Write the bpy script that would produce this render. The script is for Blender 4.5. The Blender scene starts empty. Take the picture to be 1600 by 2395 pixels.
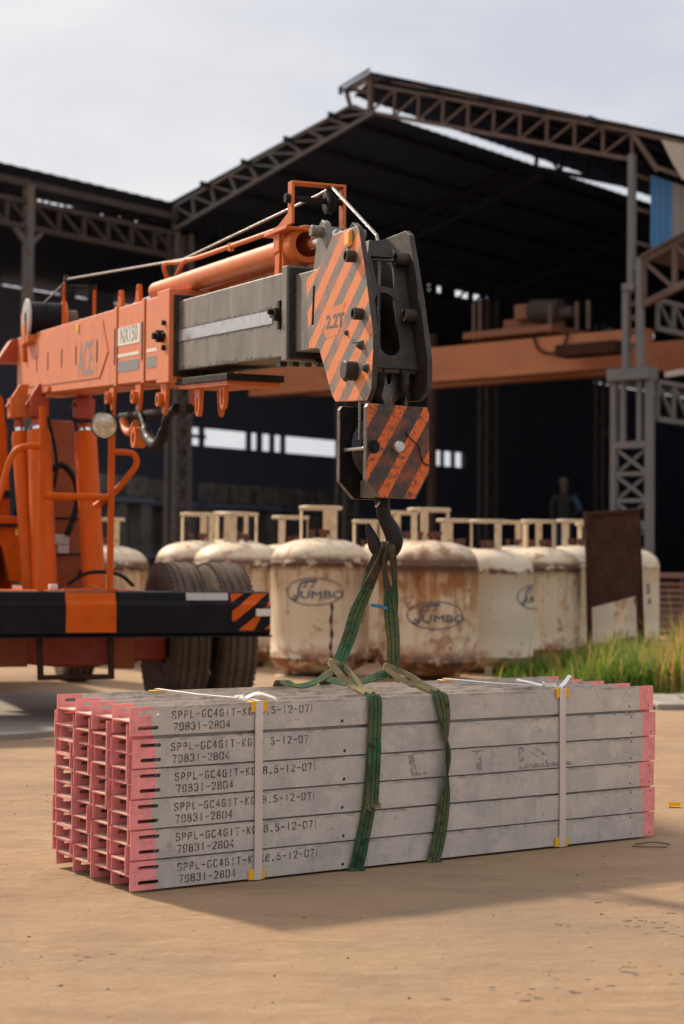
import bpy, bmesh, math, random
from mathutils import Vector as V, Matrix
random.seed(7)
SC = bpy.context.scene; COL = SC.collection
R = math.radians
sin, cos, pi = math.sin, math.cos, math.pi

# ------------------------------------------------------------------ camera model (also used to measure the photo)
F_PX, PITCH, ROLL, CAM_H = 4000.0, R(1.84), R(.45), .977
def ray(x, y):
    x -= 800; y -= 1197.5
    a = x*cos(ROLL)+y*sin(ROLL); b = -x*sin(ROLL)+y*cos(ROLL)
    v = V((a/F_PX, cos(PITCH)+b/F_PX*sin(PITCH), sin(PITCH)-b/F_PX*cos(PITCH)))
    return v/v.y
def at(x, y, Y): return V((0, 0, CAM_H))+ray(x, y)*Y
KD = 1600/1568.0
def atd(x, y, Y): return at(x*KD, y*KD, Y)

cam = bpy.data.cameras.new('camera'); co = bpy.data.objects.new('camera', cam); COL.objects.link(co)
f = V((0, cos(PITCH), sin(PITCH))); up = V((0, -sin(PITCH), cos(PITCH))); rt = V((1, 0, 0))
cx = rt*cos(ROLL)+up*sin(ROLL); cy = up*cos(ROLL)-rt*sin(ROLL)
m = Matrix((cx, cy, -f)).transposed().to_4x4(); m.translation = (0, 0, CAM_H); co.matrix_world = m
cam.sensor_fit = 'VERTICAL'; cam.sensor_height = 36; cam.lens = F_PX*36/2395; cam.clip_end = 2000; cam.clip_start = .05
cam.dof.use_dof = True; cam.dof.focus_distance = 5.75; cam.dof.aperture_fstop = 3.2; cam.dof.aperture_blades = 9
SC.camera = co

# ------------------------------------------------------------------ materials
def _mix(nt, a, b, fac):
    n = nt.nodes.new('ShaderNodeMix'); n.data_type = 'RGBA'
    nt.links.new(a, n.inputs[6]) if hasattr(a, 'links') else setattr(n.inputs[6], 'default_value', (*a, 1))
    nt.links.new(b, n.inputs[7]) if hasattr(b, 'links') else setattr(n.inputs[7], 'default_value', (*b, 1))
    nt.links.new(fac, n.inputs[0]) if hasattr(fac, 'links') else setattr(n.inputs[0], 'default_value', fac)
    return n.outputs[2]
def _math(nt, op, a, b=None, c=None):
    n = nt.nodes.new('ShaderNodeMath'); n.operation = op
    for i, v in enumerate((a, b, c)):
        if v is None: continue
        nt.links.new(v, n.inputs[i]) if hasattr(v, 'links') else setattr(n.inputs[i], 'default_value', v)
    return n.outputs[0]
def _range(nt, x, lo, hi, a=0, b=1):
    n = nt.nodes.new('ShaderNodeMapRange'); n.clamp = True
    nt.links.new(x, n.inputs[0])
    for i, v in enumerate((lo, hi, a, b)): n.inputs[1+i].default_value = v
    return n.outputs[0]
def _noise(nt, co_, scale, detail=4, rough=.6):
    if not isinstance(scale, (int, float)):
        mp = nt.nodes.new('ShaderNodeMapping'); mp.inputs['Scale'].default_value = scale
        nt.links.new(co_, mp.inputs[0]); co_ = mp.outputs[0]; scale = 1
    n = nt.nodes.new('ShaderNodeTexNoise'); n.inputs['Scale'].default_value = scale
    n.inputs['Detail'].default_value = detail; n.inputs['Roughness'].default_value = rough
    nt.links.new(co_, n.inputs['Vector']); return n.outputs['Fac']
MATS = {}
def mat(name, base, layers=(), rough=.6, metal=0., bump=.0, bscale=60, stripes=None, alpha=None, coat=0., objrand=True, rvar=.15, ends=None, world=False, spec=.5, trans=0., post=()):
    """weathered surface: base colour, then layers (colour, scale, lo, hi, strength[, mask]) laid over it by noise"""
    ma = bpy.data.materials.new(name); ma.use_nodes = True; nt = ma.node_tree; MATS[name] = ma
    bs = nt.nodes['Principled BSDF']; tc = nt.nodes.new('ShaderNodeTexCoord'); c0 = tc.outputs['Object']
    if world:
        g = nt.nodes.new('ShaderNodeNewGeometry'); c0 = g.outputs['Position']
    cn = c0
    if objrand and not world:
        oi = nt.nodes.new('ShaderNodeObjectInfo'); mm = nt.nodes.new('ShaderNodeVectorMath'); mm.operation = 'ADD'
        ml = _math(nt, 'MULTIPLY', oi.outputs['Random'], 37.0)
        cb = nt.nodes.new('ShaderNodeCombineXYZ')
        for i in range(3): nt.links.new(ml, cb.inputs[i])
        nt.links.new(c0, mm.inputs[0]); nt.links.new(cb.outputs[0], mm.inputs[1]); cn = mm.outputs[0]
    sx = nt.nodes.new('ShaderNodeSeparateXYZ'); nt.links.new(c0, sx.inputs[0])
    col = base; col_r = rough
    if stripes:       # (ax, ay, az, period, phase, duty, colour2, wobble)
        ax, ay, az, per, ph, duty, c2 = stripes
        s = _math(nt, 'ADD', _math(nt, 'MULTIPLY', sx.outputs[0], ax), _math(nt, 'MULTIPLY', sx.outputs[1], ay))
        s = _math(nt, 'ADD', s, _math(nt, 'MULTIPLY', sx.outputs[2], az))
        s = _math(nt, 'ADD', _math(nt, 'DIVIDE', _math(nt, 'SUBTRACT', s, ph), per), 100.0)
        fr = _math(nt, 'FRACT', s)
        st = _range(nt, fr, duty-.004, duty+.004)
        col = _mix(nt, base, c2, st)
    if ends:          # (x0, x1, colour): painted ends of a bar, with a slightly wavering edge
        x0, x1, c2 = ends
        w = _math(nt, 'MULTIPLY', _math(nt, 'SUBTRACT', _noise(nt, cn, 9.0, 2), .5), .016)
        oi2 = nt.nodes.new('ShaderNodeObjectInfo')
        w = _math(nt, 'ADD', w, _math(nt, 'MULTIPLY', _math(nt, 'SUBTRACT', oi2.outputs['Random'], .5), .022))
        xx = _math(nt, 'ADD', sx.outputs[0], w)
        e1 = _range(nt, xx, x0-.0012, x0+.0012, 1, 0); e2 = _range(nt, xx, x1-.0012, x1+.0012, 0, 1)
        e = _math(nt, 'MAXIMUM', e1, e2)
        pv = _range(nt, _noise(nt, cn, 30.0, 3), .3, .75, .75, 1.15)
        vm = nt.nodes.new('ShaderNodeVectorMath'); vm.operation = 'SCALE'; vm.inputs[0].default_value = c2; nt.links.new(pv, vm.inputs['Scale'])
        endfac, endcol = e, vm.outputs[0]
    for L in layers:
        lc, ls, lo, hi, k = L[:5]
        fac = _range(nt, _noise(nt, cn, ls, 5, .62), lo, hi, 0, k)
        for mk in L[5:]:
            axis = {'x': 0, 'y': 1, 'z': 2}[mk[0]]
            dd = _math(nt, 'ABSOLUTE', _math(nt, 'SUBTRACT', sx.outputs[axis], mk[1]))
            fac = _math(nt, 'MULTIPLY', fac, _range(nt, dd, mk[2]*.35, mk[2], 1, 0))
        col = _mix(nt, col, lc, fac)
    if ends:
        col = _mix(nt, col, endcol, endfac)
        for lc, ls, lo, hi, k in post: col = _mix(nt, col, lc, _math(nt, 'MULTIPLY', endfac, _range(nt, _noise(nt, cn, ls, 5, .62), lo, hi, 0, k)))
        nt.links.new(_range(nt, endfac, 0, 1, metal, 0.), bs.inputs['Metallic'])
    else: bs.inputs['Metallic'].default_value = metal
    if hasattr(col, 'links'): nt.links.new(col, bs.inputs['Base Color'])
    else: bs.inputs['Base Color'].default_value = (*col, 1)
    if rvar:
        nt.links.new(_range(nt, _noise(nt, cn, bscale*.25, 3), .3, .7, max(.05, rough-rvar), min(1, rough+rvar)), bs.inputs['Roughness'])
    else: bs.inputs['Roughness'].default_value = rough
    bs.inputs['Coat Weight'].default_value = coat; bs.inputs['Coat Roughness'].default_value = .15
    bs.inputs['Specular IOR Level'].default_value = spec
    bs.inputs['Transmission Weight'].default_value = trans
    if bump:
        b = nt.nodes.new('ShaderNodeBump'); b.inputs['Strength'].default_value = bump; b.inputs['Distance'].default_value = .01
        nt.links.new(_noise(nt, cn, bscale, 6), b.inputs['Height']); nt.links.new(b.outputs[0], bs.inputs['Normal'])
    if alpha:         # worn away by noise: (scale, lo, hi)
        nt.links.new(_range(nt, _noise(nt, cn, alpha[0], 4), alpha[1], alpha[2]), bs.inputs['Alpha'])
    return ma

GREY = (.50, .445, .395)
mat('stem_sunlit', (.66, .48, .37), [((.52, .36, .29), 9, .45, .7, .7), ((.3, .2, .16), 60, .62, .74, .6)], rough=.6, bump=.1, bscale=150)  # pale tan with the sunlit look of the stem tops painted in
mat('smudge', (.25, .235, .22), rough=.85, alpha=(60, .42, .62), rvar=0)
mat('galvanised', GREY, [((.42, .385, .35), 1.6, .42, .62, .8), ((.36, .34, .325), 7, .44, .62, .7), ((.60, .54, .47), 11, .50, .68, .6), ((.29, .265, .245), (32, 9, 4), .58, .72, .4), ((.52, .49, .46), 45, .52, .66, .45),
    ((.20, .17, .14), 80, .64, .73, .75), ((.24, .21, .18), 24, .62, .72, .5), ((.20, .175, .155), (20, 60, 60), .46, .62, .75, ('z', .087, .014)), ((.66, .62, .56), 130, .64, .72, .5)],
    rough=.46, metal=.28, bump=.3, bscale=200, ends=(.078, 2.05, (.80, .262, .255)), post=[((.42, .15, .13), 30, .60, .74, .6), ((.50, .45, .40), (9, 50, 50), .655, .72, .75), ((.12, .09, .08), 75, .68, .75, .75)])
mat('stencil_ink', (.075, .06, .047), rough=.8, alpha=(120, .34, .52), rvar=0); mat('stencil_faint', (.105, .085, .066), rough=.8, alpha=(110, .33, .54), rvar=0)
mat('orange_paint', (.53, .085, .003), [((.38, .062, .005), 4, .42, .7, .6), ((.20, .045, .012), 12, .60, .74, .6), ((.44, .17, .06), (9, 9, 1.2), .56, .74, .4), ((.10, .03, .012), (14, 14, 2), .62, .74, .5)], rough=.42, bump=.04, bscale=90, spec=.12)
mat('orange_faded', (.60, .155, .042), [((.58, .18, .062), 3, .42, .7, .7), ((.58, .17, .05), (3, 14, 2), .45, .7, .5), ((.42, .12, .04), 8, .52, .70, .6), ((.24, .08, .03), (2, 22, 1.3), .55, .72, .7), ((.25, .08, .03), 26, .64, .74, .6), ((.08, .045, .03), 60, .68, .76, .65)], rough=.48, bump=.04, bscale=90)
mat('orange_shaded', (.27, .062, .017), [((.20, .045, .014), 4, .42, .7, .6), ((.12, .035, .015), 14, .62, .74, .5)], rough=.5, bump=.04, bscale=90, spec=.3)  # orange paint with the mast's shade put into the colour
mat('orange_worn', (.53, .115, .014), [((.42, .12, .03), 5, .4, .7, .7), ((.07, .035, .02), 34, .62, .72, .75), ((.22, .07, .02), 12, .58, .74, .6), ((.04, .03, .02), (6, 6, 40), .66, .76, .5)], rough=.5, bump=.1, bscale=120, spec=.3)
mat('dark_red', (.34, .040, .006), [((.20, .025, .006), 6, .45, .7, .6)], rough=.5)
mat('boom_grey', (.148, .128, .108), [((.088, .074, .06), 5, .42, .68, .8), ((.07, .055, .042), (30, 9, 1.5), .56, .72, .65), ((.30, .25, .20), (26, 7, 1.2), .52, .7, .55), ((.20, .10, .05), 16, .66, .78, .5), ((.04, .033, .028), 55, .69, .77, .7), ((.055, .045, .038), 24, .50, .60, .85, ('y', -99, 1))], rough=.5, metal=.15, bump=.1, bscale=120)
mat('worn_steel', (.50, .49, .48), [((.33, .32, .31), (4, 30, 30), .45, .7, .7), ((.2, .19, .18), (10, 2, 60), .6, .74, .5)], rough=.3, metal=.75, bump=.03)
mat('chrome', (.8, .8, .8), rough=.12, metal=1, rvar=.03)
HEADG = (.135, .12, .098)
mat('head_stripes', (.64, .18, .042), [((.54, .14, .032), 8, .45, .7, .6), ((.08, .045, .03), 70, .63, .70, .9), ((.10, .05, .025), (18, 50, 14), .61, .70, .8), ((.30, .12, .045), 9, .62, .76, .6), ((.025, .02, .017), 16, .56, .66, .8, ('z', 1.64, .14), ('y', -6.02, .13))],
    rough=.45, bump=.06, bscale=150, stripes=(0, .545, .84, .108, -1.427, .5, HEADG))
mat('head_dark', (.023, .017, .012), [((.046, .033, .023), 7, .42, .7, .8), ((.04, .03, .024), 20, .5, .7, .7), ((.20, .08, .03), 14, .6, .74, .6, ('z', 1.62, .2)), ((.22, .19, .16), 110, .68, .76, .4)], rough=.6, metal=.1, bump=.12, bscale=120)
mat('grease', (.012, .011, .010), [((.06, .055, .05), 30, .55, .7, .6), ((.25, .24, .23), 50, .66, .72, .5)], rough=.3, bump=.4, bscale=70)
mat('gap_shade_grime', (.09, .035, .018), [((.03, .02, .015), 30, .45, .65, .8)], rough=.8)
mat('grime', (.05, .042, .035), [((.16, .14, .12), 70, .55, .7, .8)], rough=.7, bump=.3, bscale=90, alpha=(55, .36, .5))
mat('block_stripes', (.62, .115, .008), [((.03, .022, .018), 75, .54, .63, .92), ((.05, .03, .02), (14, 14, 30), .53, .66, .85), ((.40, .07, .012), 10, .45, .7, .6), ((.025, .02, .018), 7, .60, .70, .85), ((.10, .045, .02), 6, .5, .7, .6, ('z', .0, .06))],
    rough=.55, bump=.12, bscale=140, stripes=(.84, 0, -.545, .100, .021, .40, (.026, .021, .018)))
mat('block_edge', (.16, .13, .11), [((.08, .06, .05), 30, .45, .65, .8), ((.22, .10, .04), 18, .6, .72, .6), ((.30, .26, .23), 80, .6, .72, .6)], rough=.6, metal=.2, bump=.15, bscale=120)
mat('black_steel', (.012, .010, .009), [((.03, .023, .019), 14, .5, .7, .8), ((.05, .032, .022), 40, .67, .76, .5)], rough=.6, metal=.0, spec=.14, bump=.1, bscale=90)
mat('hook_steel', (.010, .0055, .004), [((.022, .012, .008), 12, .45, .7, .8), ((.08, .055, .04), 60, .69, .78, .5)], rough=.36, metal=.0, spec=.22, bump=.1, bscale=80)
mat('wire_rope', (.30, .28, .26), [((.08, .07, .065), (300, 40, 300), .48, .56, .8), ((.5, .48, .45), 50, .6, .75, .6)], rough=.4, metal=.5, bump=.3, bscale=300)
mat('rubber', (.085, .058, .043), [((.13, .09, .065), 7, .42, .7, .8), ((.055, .04, .03), 20, .55, .75, .6)], rough=.9, bump=.15, bscale=120, spec=.25)
mat('bumper_black', (.0075, .0065, .0085), [((.018, .014, .014), 6, .5, .72, .7), ((.07, .035, .02), (5, 5, 40), .66, .78, .5)], rough=.6, spec=.12, bump=.06, bscale=60)
mat('reflector_white', (.42, .39, .36), [((.25, .22, .2), 20, .5, .7, .5)], rough=.35)
mat('amber_plastic', (.85, .36, .03), [((.6, .2, .02), 60, .6, .75, .6)], rough=.25, coat=.5)
mat('lamp_glass', (.45, .40, .30), [((.75, .72, .65), 22, .5, .62, .8), ((.15, .12, .09), 30, .58, .7, .7)], rough=.12, metal=.4, coat=.8)
mat('letter_grey', (.17, .165, .16), [((.26, .17, .12), 30, .56, .7, .6)], rough=.6)
mat('letter_dark', (.07, .07, .07), rough=.6, alpha=(60, .26, .36))
mat('letter_white', (.62, .56, .50), [((.3, .25, .2), 40, .55, .75, .5)], rough=.6)
mat('yellow_label', (.75, .50, .06), rough=.5)
mat('sling_green', (.042, .110, .055), [((.16, .16, .075), 7, .40, .62, .9), ((.035, .20, .115), 4, .54, .72, .8), ((.022, .026, .016), 30, .52, .66, .7), ((.20, .18, .10), 110, .62, .72, .55), ((.014, .018, .012), (120, 120, 120), .55, .65, .5)], rough=.9, bump=.9, bscale=420, spec=.12)
mat('stitch', (.012, .018, .012), [((.05, .06, .03), 200, .5, .6, .9)], rough=.95, spec=.1)
mat('sling_worn', (.30, .25, .14), [((.16, .15, .07), 14, .42, .66, .8), ((.42, .36, .23), 60, .55, .72, .7), ((.06, .055, .03), 30, .62, .75, .7)], rough=.95, bump=.8, bscale=260, spec=.15)
mat('sling_dark', (.07, .055, .032), [((.03, .03, .02), 14, .42, .66, .8), ((.14, .11, .06), 60, .55, .72, .7)], rough=.95, bump=.6, bscale=260, spec=.15)
mat('blue_tape', (.012, .13, .22), [((.3, .35, .36), 80, .62, .72, .6)], rough=.5)
mat('strap_plastic', (.62, .52, .46), [((.52, .43, .38), (40, 40, 3), .4, .7, .6)], rough=.35, trans=.12, coat=.2)
mat('strap_white', (.74, .72, .68), rough=.5)
mat('yellow_plastic', (.78, .42, .012), [((.6, .3, .01), 30, .5, .7, .5)], rough=.35)
CREAM = (.60, .485, .345)
RUST = (.105, .042, .016)
def tank_mat(name, base, heavy):
    h = heavy
    mat(name, base, [((.52, .40, .26), 2.2, .42, .68, .7), ((.40, .27, .14), (7, 7, 1.0), .52, .72, .6*h+.12),
        ((.34, .15, .035), (9, 9, 1.2), .56-.16*h, .70-.14*h, .95*min(1, h+.15), ('z', .80, .36)), ((.24, .085, .018), (13, 13, 1.6), .60-.16*h, .70-.12*h, .9*min(1, h+.2), ('z', .90, .18)),
        ((.28, .10, .022), 8, .62-.12*h, .70-.08*h, .8), (RUST, 15, .665-.06*h, .72-.04*h, .9),
        ((.085, .032, .012), (8, 8, 16), .50-.22*h, .58-.20*h, .97, ('z', 1.012, .05+.06*h)), ((.26, .095, .02), (6, 6, 9), .54-.18*h, .62-.16*h, .95, ('z', .14, .13+.08*h)), ((.09, .035, .014), (9, 9, 14), .56-.16*h, .64-.14*h, .95, ('z', .17, .035+.06*h)),
        ((.30, .22, .14), 5, .5, .72, .6, ('z', 1.28, .28)), ((.10, .07, .05), 70, .70, .77, .7)],
        rough=.6, bump=.05, bscale=40, objrand=True)
tank_mat('tank_worn', CREAM, .5); tank_mat('tank_rusty', CREAM, 1.0); tank_mat('tank_clean', (.56, .475, .36), .0)
mat('collar_cream', (.58, .44, .28), [((.30, .20, .10), 14, .5, .7, .6), (RUST, 22, .6, .7, .8)], rough=.6)
mat('logo_blue', (.055, .07, .10), rough=.6, alpha=(22, .30, .46))
mat('valve_brass', (.10, .05, .03), [((.2, .03, .02), 20, .5, .6, .8)], rough=.5, metal=.4)
mat('rust_board', (.038, .015, .009), [((.07, .024, .011), 5, .42, .7, .85), ((.022, .012, .009), 12, .5, .7, .7), ((.10, .04, .016), (16, 16, 3), .62, .76, .5)], rough=.85, bump=.2, bscale=60, spec=.15)
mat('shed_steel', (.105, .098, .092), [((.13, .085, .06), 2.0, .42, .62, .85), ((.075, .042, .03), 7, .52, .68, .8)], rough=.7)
mat('shed_brown', (.105, .062, .045), [((.06, .035, .026), 3, .45, .65, .8), ((.16, .12, .10), 1.5, .55, .7, .6)], rough=.75)
mat('column_paint', (.115, .115, .115), [((.16, .145, .125), 1.5, .5, .66, .6), ((.20, .115, .07), (9, 9, 3), .55, .7, .8)], rough=.6)
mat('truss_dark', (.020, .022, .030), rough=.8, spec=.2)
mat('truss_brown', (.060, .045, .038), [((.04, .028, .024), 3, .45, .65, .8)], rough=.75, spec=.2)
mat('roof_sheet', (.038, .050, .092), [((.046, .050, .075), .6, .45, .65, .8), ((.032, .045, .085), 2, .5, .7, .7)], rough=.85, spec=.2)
mat('wall_dark', (.15, .17, .25), [((.17, .175, .23), .7, .45, .65, .8)], rough=.9, spec=.2)
mat('clad_blue', (.045, .22, .46), [((.035, .17, .36), (1, 6, .4), .42, .7, .8)], rough=.5)
mat('clad_pale', (.62, .62, .64), rough=.5)
mat('clad_cream', (.40, .34, .28), [((.32, .26, .2), (1, 6, .5), .42, .7, .7)], rough=.6)
mat('girder_dull', (.22, .08, .035), [((.18, .07, .035), 4, .45, .66, .8)], rough=.7)
mat('girder_orange', (.43, .145, .052), [((.34, .11, .042), 1.2, .42, .66, .7), ((.25, .09, .04), 5, .62, .76, .5)], rough=.6)
mat('rack_grey', (.19, .165, .15), [((.09, .08, .075), 2, .45, .65, .8)], rough=.8)
mat('crate_brown', (.16, .085, .06), [((.10, .05, .036), 8, .45, .65, .8)], rough=.8)
mat('concrete', (.27, .23, .19), [((.17, .14, .11), 5, .42, .68, .85), ((.40, .36, .31), 9, .55, .7, .7)], rough=.9, bump=.3, bscale=40)
mat('slab_concrete', (.24, .205, .17), [((.17, .14, .115), 1.2, .4, .65, .8), ((.30, .26, .21), 7, .5, .7, .6)], rough=.9, bump=.25, bscale=50)
mat('stone', (.12, .085, .06), [((.25, .2, .16), 30, .45, .6, .8)], rough=.9)
mat('twig', (.05, .035, .024), rough=.9)
for i, c in enumerate([(.060, .130, .016), (.095, .185, .022), (.155, .21, .036), (.42, .28, .11)]):
    mat('grass_%d' % i, c, [((c[0]*.6, c[1]*.6, c[2]*.6), 3, .45, .7, .7)], rough=.6, spec=.3)
    n_ = MATS['grass_%d' % i].node_tree; b_ = n_.nodes['Principled BSDF']; t_ = n_.nodes.new('ShaderNodeBsdfTranslucent'); t_.inputs[0].default_value = (c[0]*1.5, c[1]*1.45, c[2], 1)
    x_ = n_.nodes.new('ShaderNodeMixShader'); x_.inputs[0].default_value = .45; n_.links.new(b_.outputs[0], x_.inputs[1]); n_.links.new(t_.outputs[0], x_.inputs[2]); n_.links.new(x_.outputs[0], n_.nodes['Material Output'].inputs[0])
# the sandy yard: broad tone patches, scuffs, fine grit
mat('sandy_ground', (.357, .229, .132), [((0.269, 0.170, 0.100), .55, .40, .66, .75), ((0.395, 0.266, 0.156), .9, .50, .72, .7), ((0.224, 0.140, 0.083), (2.2, 6, 1), .50, .72, .65), ((0.422, 0.292, 0.174), (3.5, 11, 1), .54, .72, .55),
    ((0.170, 0.105, 0.063), (7, 12, 1), .62, .74, .5), ((0.413, 0.288, 0.178), 22, .56, .72, .45), ((0.125, 0.079, 0.050), 55, .655, .73, .55), ((0.153, 0.096, 0.059), (110, 170, 110), .56, .70, .55), ((0.430, 0.304, 0.195), 160, .60, .72, .4), ((0.240, 0.168, 0.110), .30, .50, .64, .7), ((0.204, 0.142, 0.094), (.9, 1.6, 1), .56, .72, .5)],
    rough=.92, bump=.35, bscale=55, world=True, spec=.2)
def ground_bump():
    nt = MATS['sandy_ground'].node_tree; bs = nt.nodes['Principled BSDF']
    g = nt.nodes.new('ShaderNodeNewGeometry'); b = nt.nodes.new('ShaderNodeBump'); b.inputs['Strength'].default_value = .8; b.inputs['Distance'].default_value = .009
    h = _math(nt, 'ADD', _noise(nt, g.outputs['Position'], (90, 120, 90), 7, .75), _math(nt, 'MULTIPLY', _noise(nt, g.outputs['Position'], (12, 18, 9), 5), 2.2))
    h = _math(nt, 'ADD', h, _math(nt, 'MULTIPLY', _noise(nt, g.outputs['Position'], (2.2, 3.0, 2), 4), 5.0))
    nt.links.new(h, b.inputs['Height']); nt.links.new(b.outputs[0], bs.inputs['Normal'])
ground_bump()

# ------------------------------------------------------------------ mesh builder
def spline(pts, n=8):
    """Catmull-Rom through tuples of any length"""
    out = []; P = [pts[0]]+list(pts)+[pts[-1]]
    for i in range(1, len(P)-2):
        p0, p1, p2, p3 = P[i-1:i+3]
        for k in range(n):
            t = k/n
            out.append(tuple(.5*((2*b)+(c-a)*t+(2*a-5*b+4*c-d)*t*t+(-a+3*b-3*c+d)*t**3) for a, b, c, d in zip(p0, p1, p2, p3)))
    out.append(tuple(pts[-1])); return out
class MB:
    def __init__(s): s.bm = bmesh.new()
    def faces(s, vs, fs):
        v = [s.bm.verts.new(p) for p in vs]
        for f_ in fs:
            try: s.bm.faces.new([v[i] for i in f_])
            except ValueError: pass
        return s
    def box(s, c, size, rz=0, ry=0, rx=0):
        M = Matrix.Translation(c) @ Matrix.Rotation(rz, 4, 'Z') @ Matrix.Rotation(ry, 4, 'Y') @ Matrix.Rotation(rx, 4, 'X')
        x, y, z = [q/2 for q in size]
        vs = [M @ V(p) for p in [(-x, -y, -z), (x, -y, -z), (x, y, -z), (-x, y, -z), (-x, -y, z), (x, -y, z), (x, y, z), (-x, y, z)]]
        return s.faces(vs, [(0, 3, 2, 1), (4, 5, 6, 7), (0, 1, 5, 4), (1, 2, 6, 5), (2, 3, 7, 6), (3, 0, 4, 7)])
    def bar(s, p, q, w, h, upv=(0, 0, 1)):
        p, q = V(p), V(q); d = (q-p).normalized(); u = V(upv)
        if abs(d.dot(u)) > .99: u = V((0, 1, 0))
        a = d.cross(u).normalized(); b = a.cross(d).normalized(); a *= w/2; b *= h/2
        vs = [p-a-b, p+a-b, p+a+b, p-a+b, q-a-b, q+a-b, q+a+b, q-a+b]
        return s.faces(vs, [(0, 3, 2, 1), (4, 5, 6, 7), (0, 1, 5, 4), (1, 2, 6, 5), (2, 3, 7, 6), (3, 0, 4, 7)])
    def sweep(s, pts, radii, n=10, caps=True, flat=1.0, flatdir=None):
        pts = [V(p) for p in pts]; rings = []
        if isinstance(radii, (int, float)): radii = [radii]*len(pts)
        prev = None
        for i, p in enumerate(pts):
            d = (pts[min(i+1, len(pts)-1)]-pts[max(i-1, 0)]).normalized()
            if prev is None:
                ref = V((0, 0, 1)) if abs(d.z) < .9 else V((1, 0, 0))
                if flatdir: ref = V(flatdir)
                a = (ref-d*ref.dot(d)).normalized()
            else: a = (prev-d*prev.dot(d)).normalized()
            if flatdir: ref = V(flatdir); a = (ref-d*ref.dot(d)).normalized()
            prev = a; b = d.cross(a)
            rings.append([s.bm.verts.new(p+(a*cos(2*pi*k/n)*flat+b*sin(2*pi*k/n))*radii[i]) for k in range(n)])
        for r0, r1 in zip(rings, rings[1:]):
            for k in range(n): s.bm.faces.new((r0[k], r0[(k+1) % n], r1[(k+1) % n], r1[k]))
        if caps: s.bm.faces.new(rings[0][::-1]); s.bm.faces.new(rings[-1])
        return s
    def cyl(s, p, q, r, n=20, r2=None): return s.sweep([p, q], [r, r if r2 is None else r2], n)
    def pipe(s, p, q, r, ri, n=20):
        """open tube with a bore"""
        p, q = V(p), V(q); d = (q-p).normalized(); ref = V((0, 0, 1)) if abs(d.z) < .9 else V((1, 0, 0))
        a = (ref-d*ref.dot(d)).normalized(); b = d.cross(a); R4 = []
        for c, rr in ((p, ri), (p, r), (q, r), (q, ri)):
            R4.append([s.bm.verts.new(c+(a*cos(2*pi*k/n)+b*sin(2*pi*k/n))*rr) for k in range(n)])
        for i in range(4):
            r0, r1 = R4[i], R4[(i+1) % 4]
            for k in range(n): s.bm.faces.new((r0[k], r0[(k+1) % n], r1[(k+1) % n], r1[k]))
        return s
    def lathe(s, prof, n=48, c=(0, 0, 0), axis='Z', closed=False):
        c = V(c); rings = []
        for r, z in prof:
            ring = []
            for k in range(n):
                t = 2*pi*k/n
                p = (r*cos(t), r*sin(t), z) if axis == 'Z' else ((z, r*cos(t), r*sin(t)) if axis == 'X' else (r*sin(t), z, r*cos(t)))
                ring.append(s.bm.verts.new(c+V(p)))
            rings.append(ring)
        prs = list(zip(rings, rings[1:]))+([(rings[-1], rings[0])] if closed else [])
        for r0, r1 in prs:
            for k in range(n): s.bm.faces.new((r0[k], r0[(k+1) % n], r1[(k+1) % n], r1[k]))
        return s
    def prism(s, loops, thick):
        """planar outline (first loop) with holes (other loops) given as 3-D points, given thickness along vector thick"""
        b = bmesh.new(); edges = []
        for lp in loops:
            v = [b.verts.new(p) for p in lp]
            edges += [b.edges.new((v[i], v[(i+1) % len(v)])) for i in range(len(v))]
        nrm = V(thick).normalized()
        bmesh.ops.triangle_fill(b, use_beauty=True, use_dissolve=False, edges=edges, normal=nrm)
        me = bpy.data.meshes.new('tmp'); b.to_mesh(me); b.free(); t = V(thick); n = len(me.vertices)
        vs = [v.co.copy() for v in me.vertices]; fs = [tuple(p.vertices) for p in me.polygons]
        bpy.data.meshes.remove(me)
        top = [v+t for v in vs]; side = []; o = 0
        for lp in loops:
            L = len(lp)
            for i in range(L): side.append((o+i, o+(i+1) % L, n+o+(i+1) % L, n+o+i))
            o += L
        s.faces(vs+top, [f_[::-1] for f_ in fs]+[tuple(i+n for i in f_) for f_ in fs]+side); return s
    def ribbon(s, pts, wdirs, w, th):
        """band: pts centre line, wdirs unit width directions, w width (number or list)"""
        n = len(pts); pts = [V(p) for p in pts]; rows = []
        if isinstance(w, (int, float)): w = [w]*n
        for i, p in enumerate(pts):
            d = (pts[min(i+1, n-1)]-pts[max(i-1, 0)]).normalized(); a = V(wdirs[i]); a = (a-d*a.dot(d)).normalized()
            nn = d.cross(a).normalized()*th/2; a *= w[i]/2
            rows.append([s.bm.verts.new(q) for q in (p-a-nn, p-nn, p+a-nn, p+a+nn, p+nn, p-a+nn)])
        for r0, r1 in zip(rows, rows[1:]):
            for k in range(6): s.bm.faces.new((r0[k], r0[(k+1) % 6], r1[(k+1) % 6], r1[k]))
        s.bm.faces.new(rows[0][::-1]); s.bm.faces.new(rows[-1]); return s
    def xform(s, M):
        bmesh.ops.transform(s.bm, matrix=M, verts=s.bm.verts); return s
    def text(s, txt, size, M, bold=0., sx=1., ext=0.):
        vs, fs = text_geo(txt, size, bold, sx)
        return s.faces([M @ V(v) for v in vs], fs)
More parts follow.
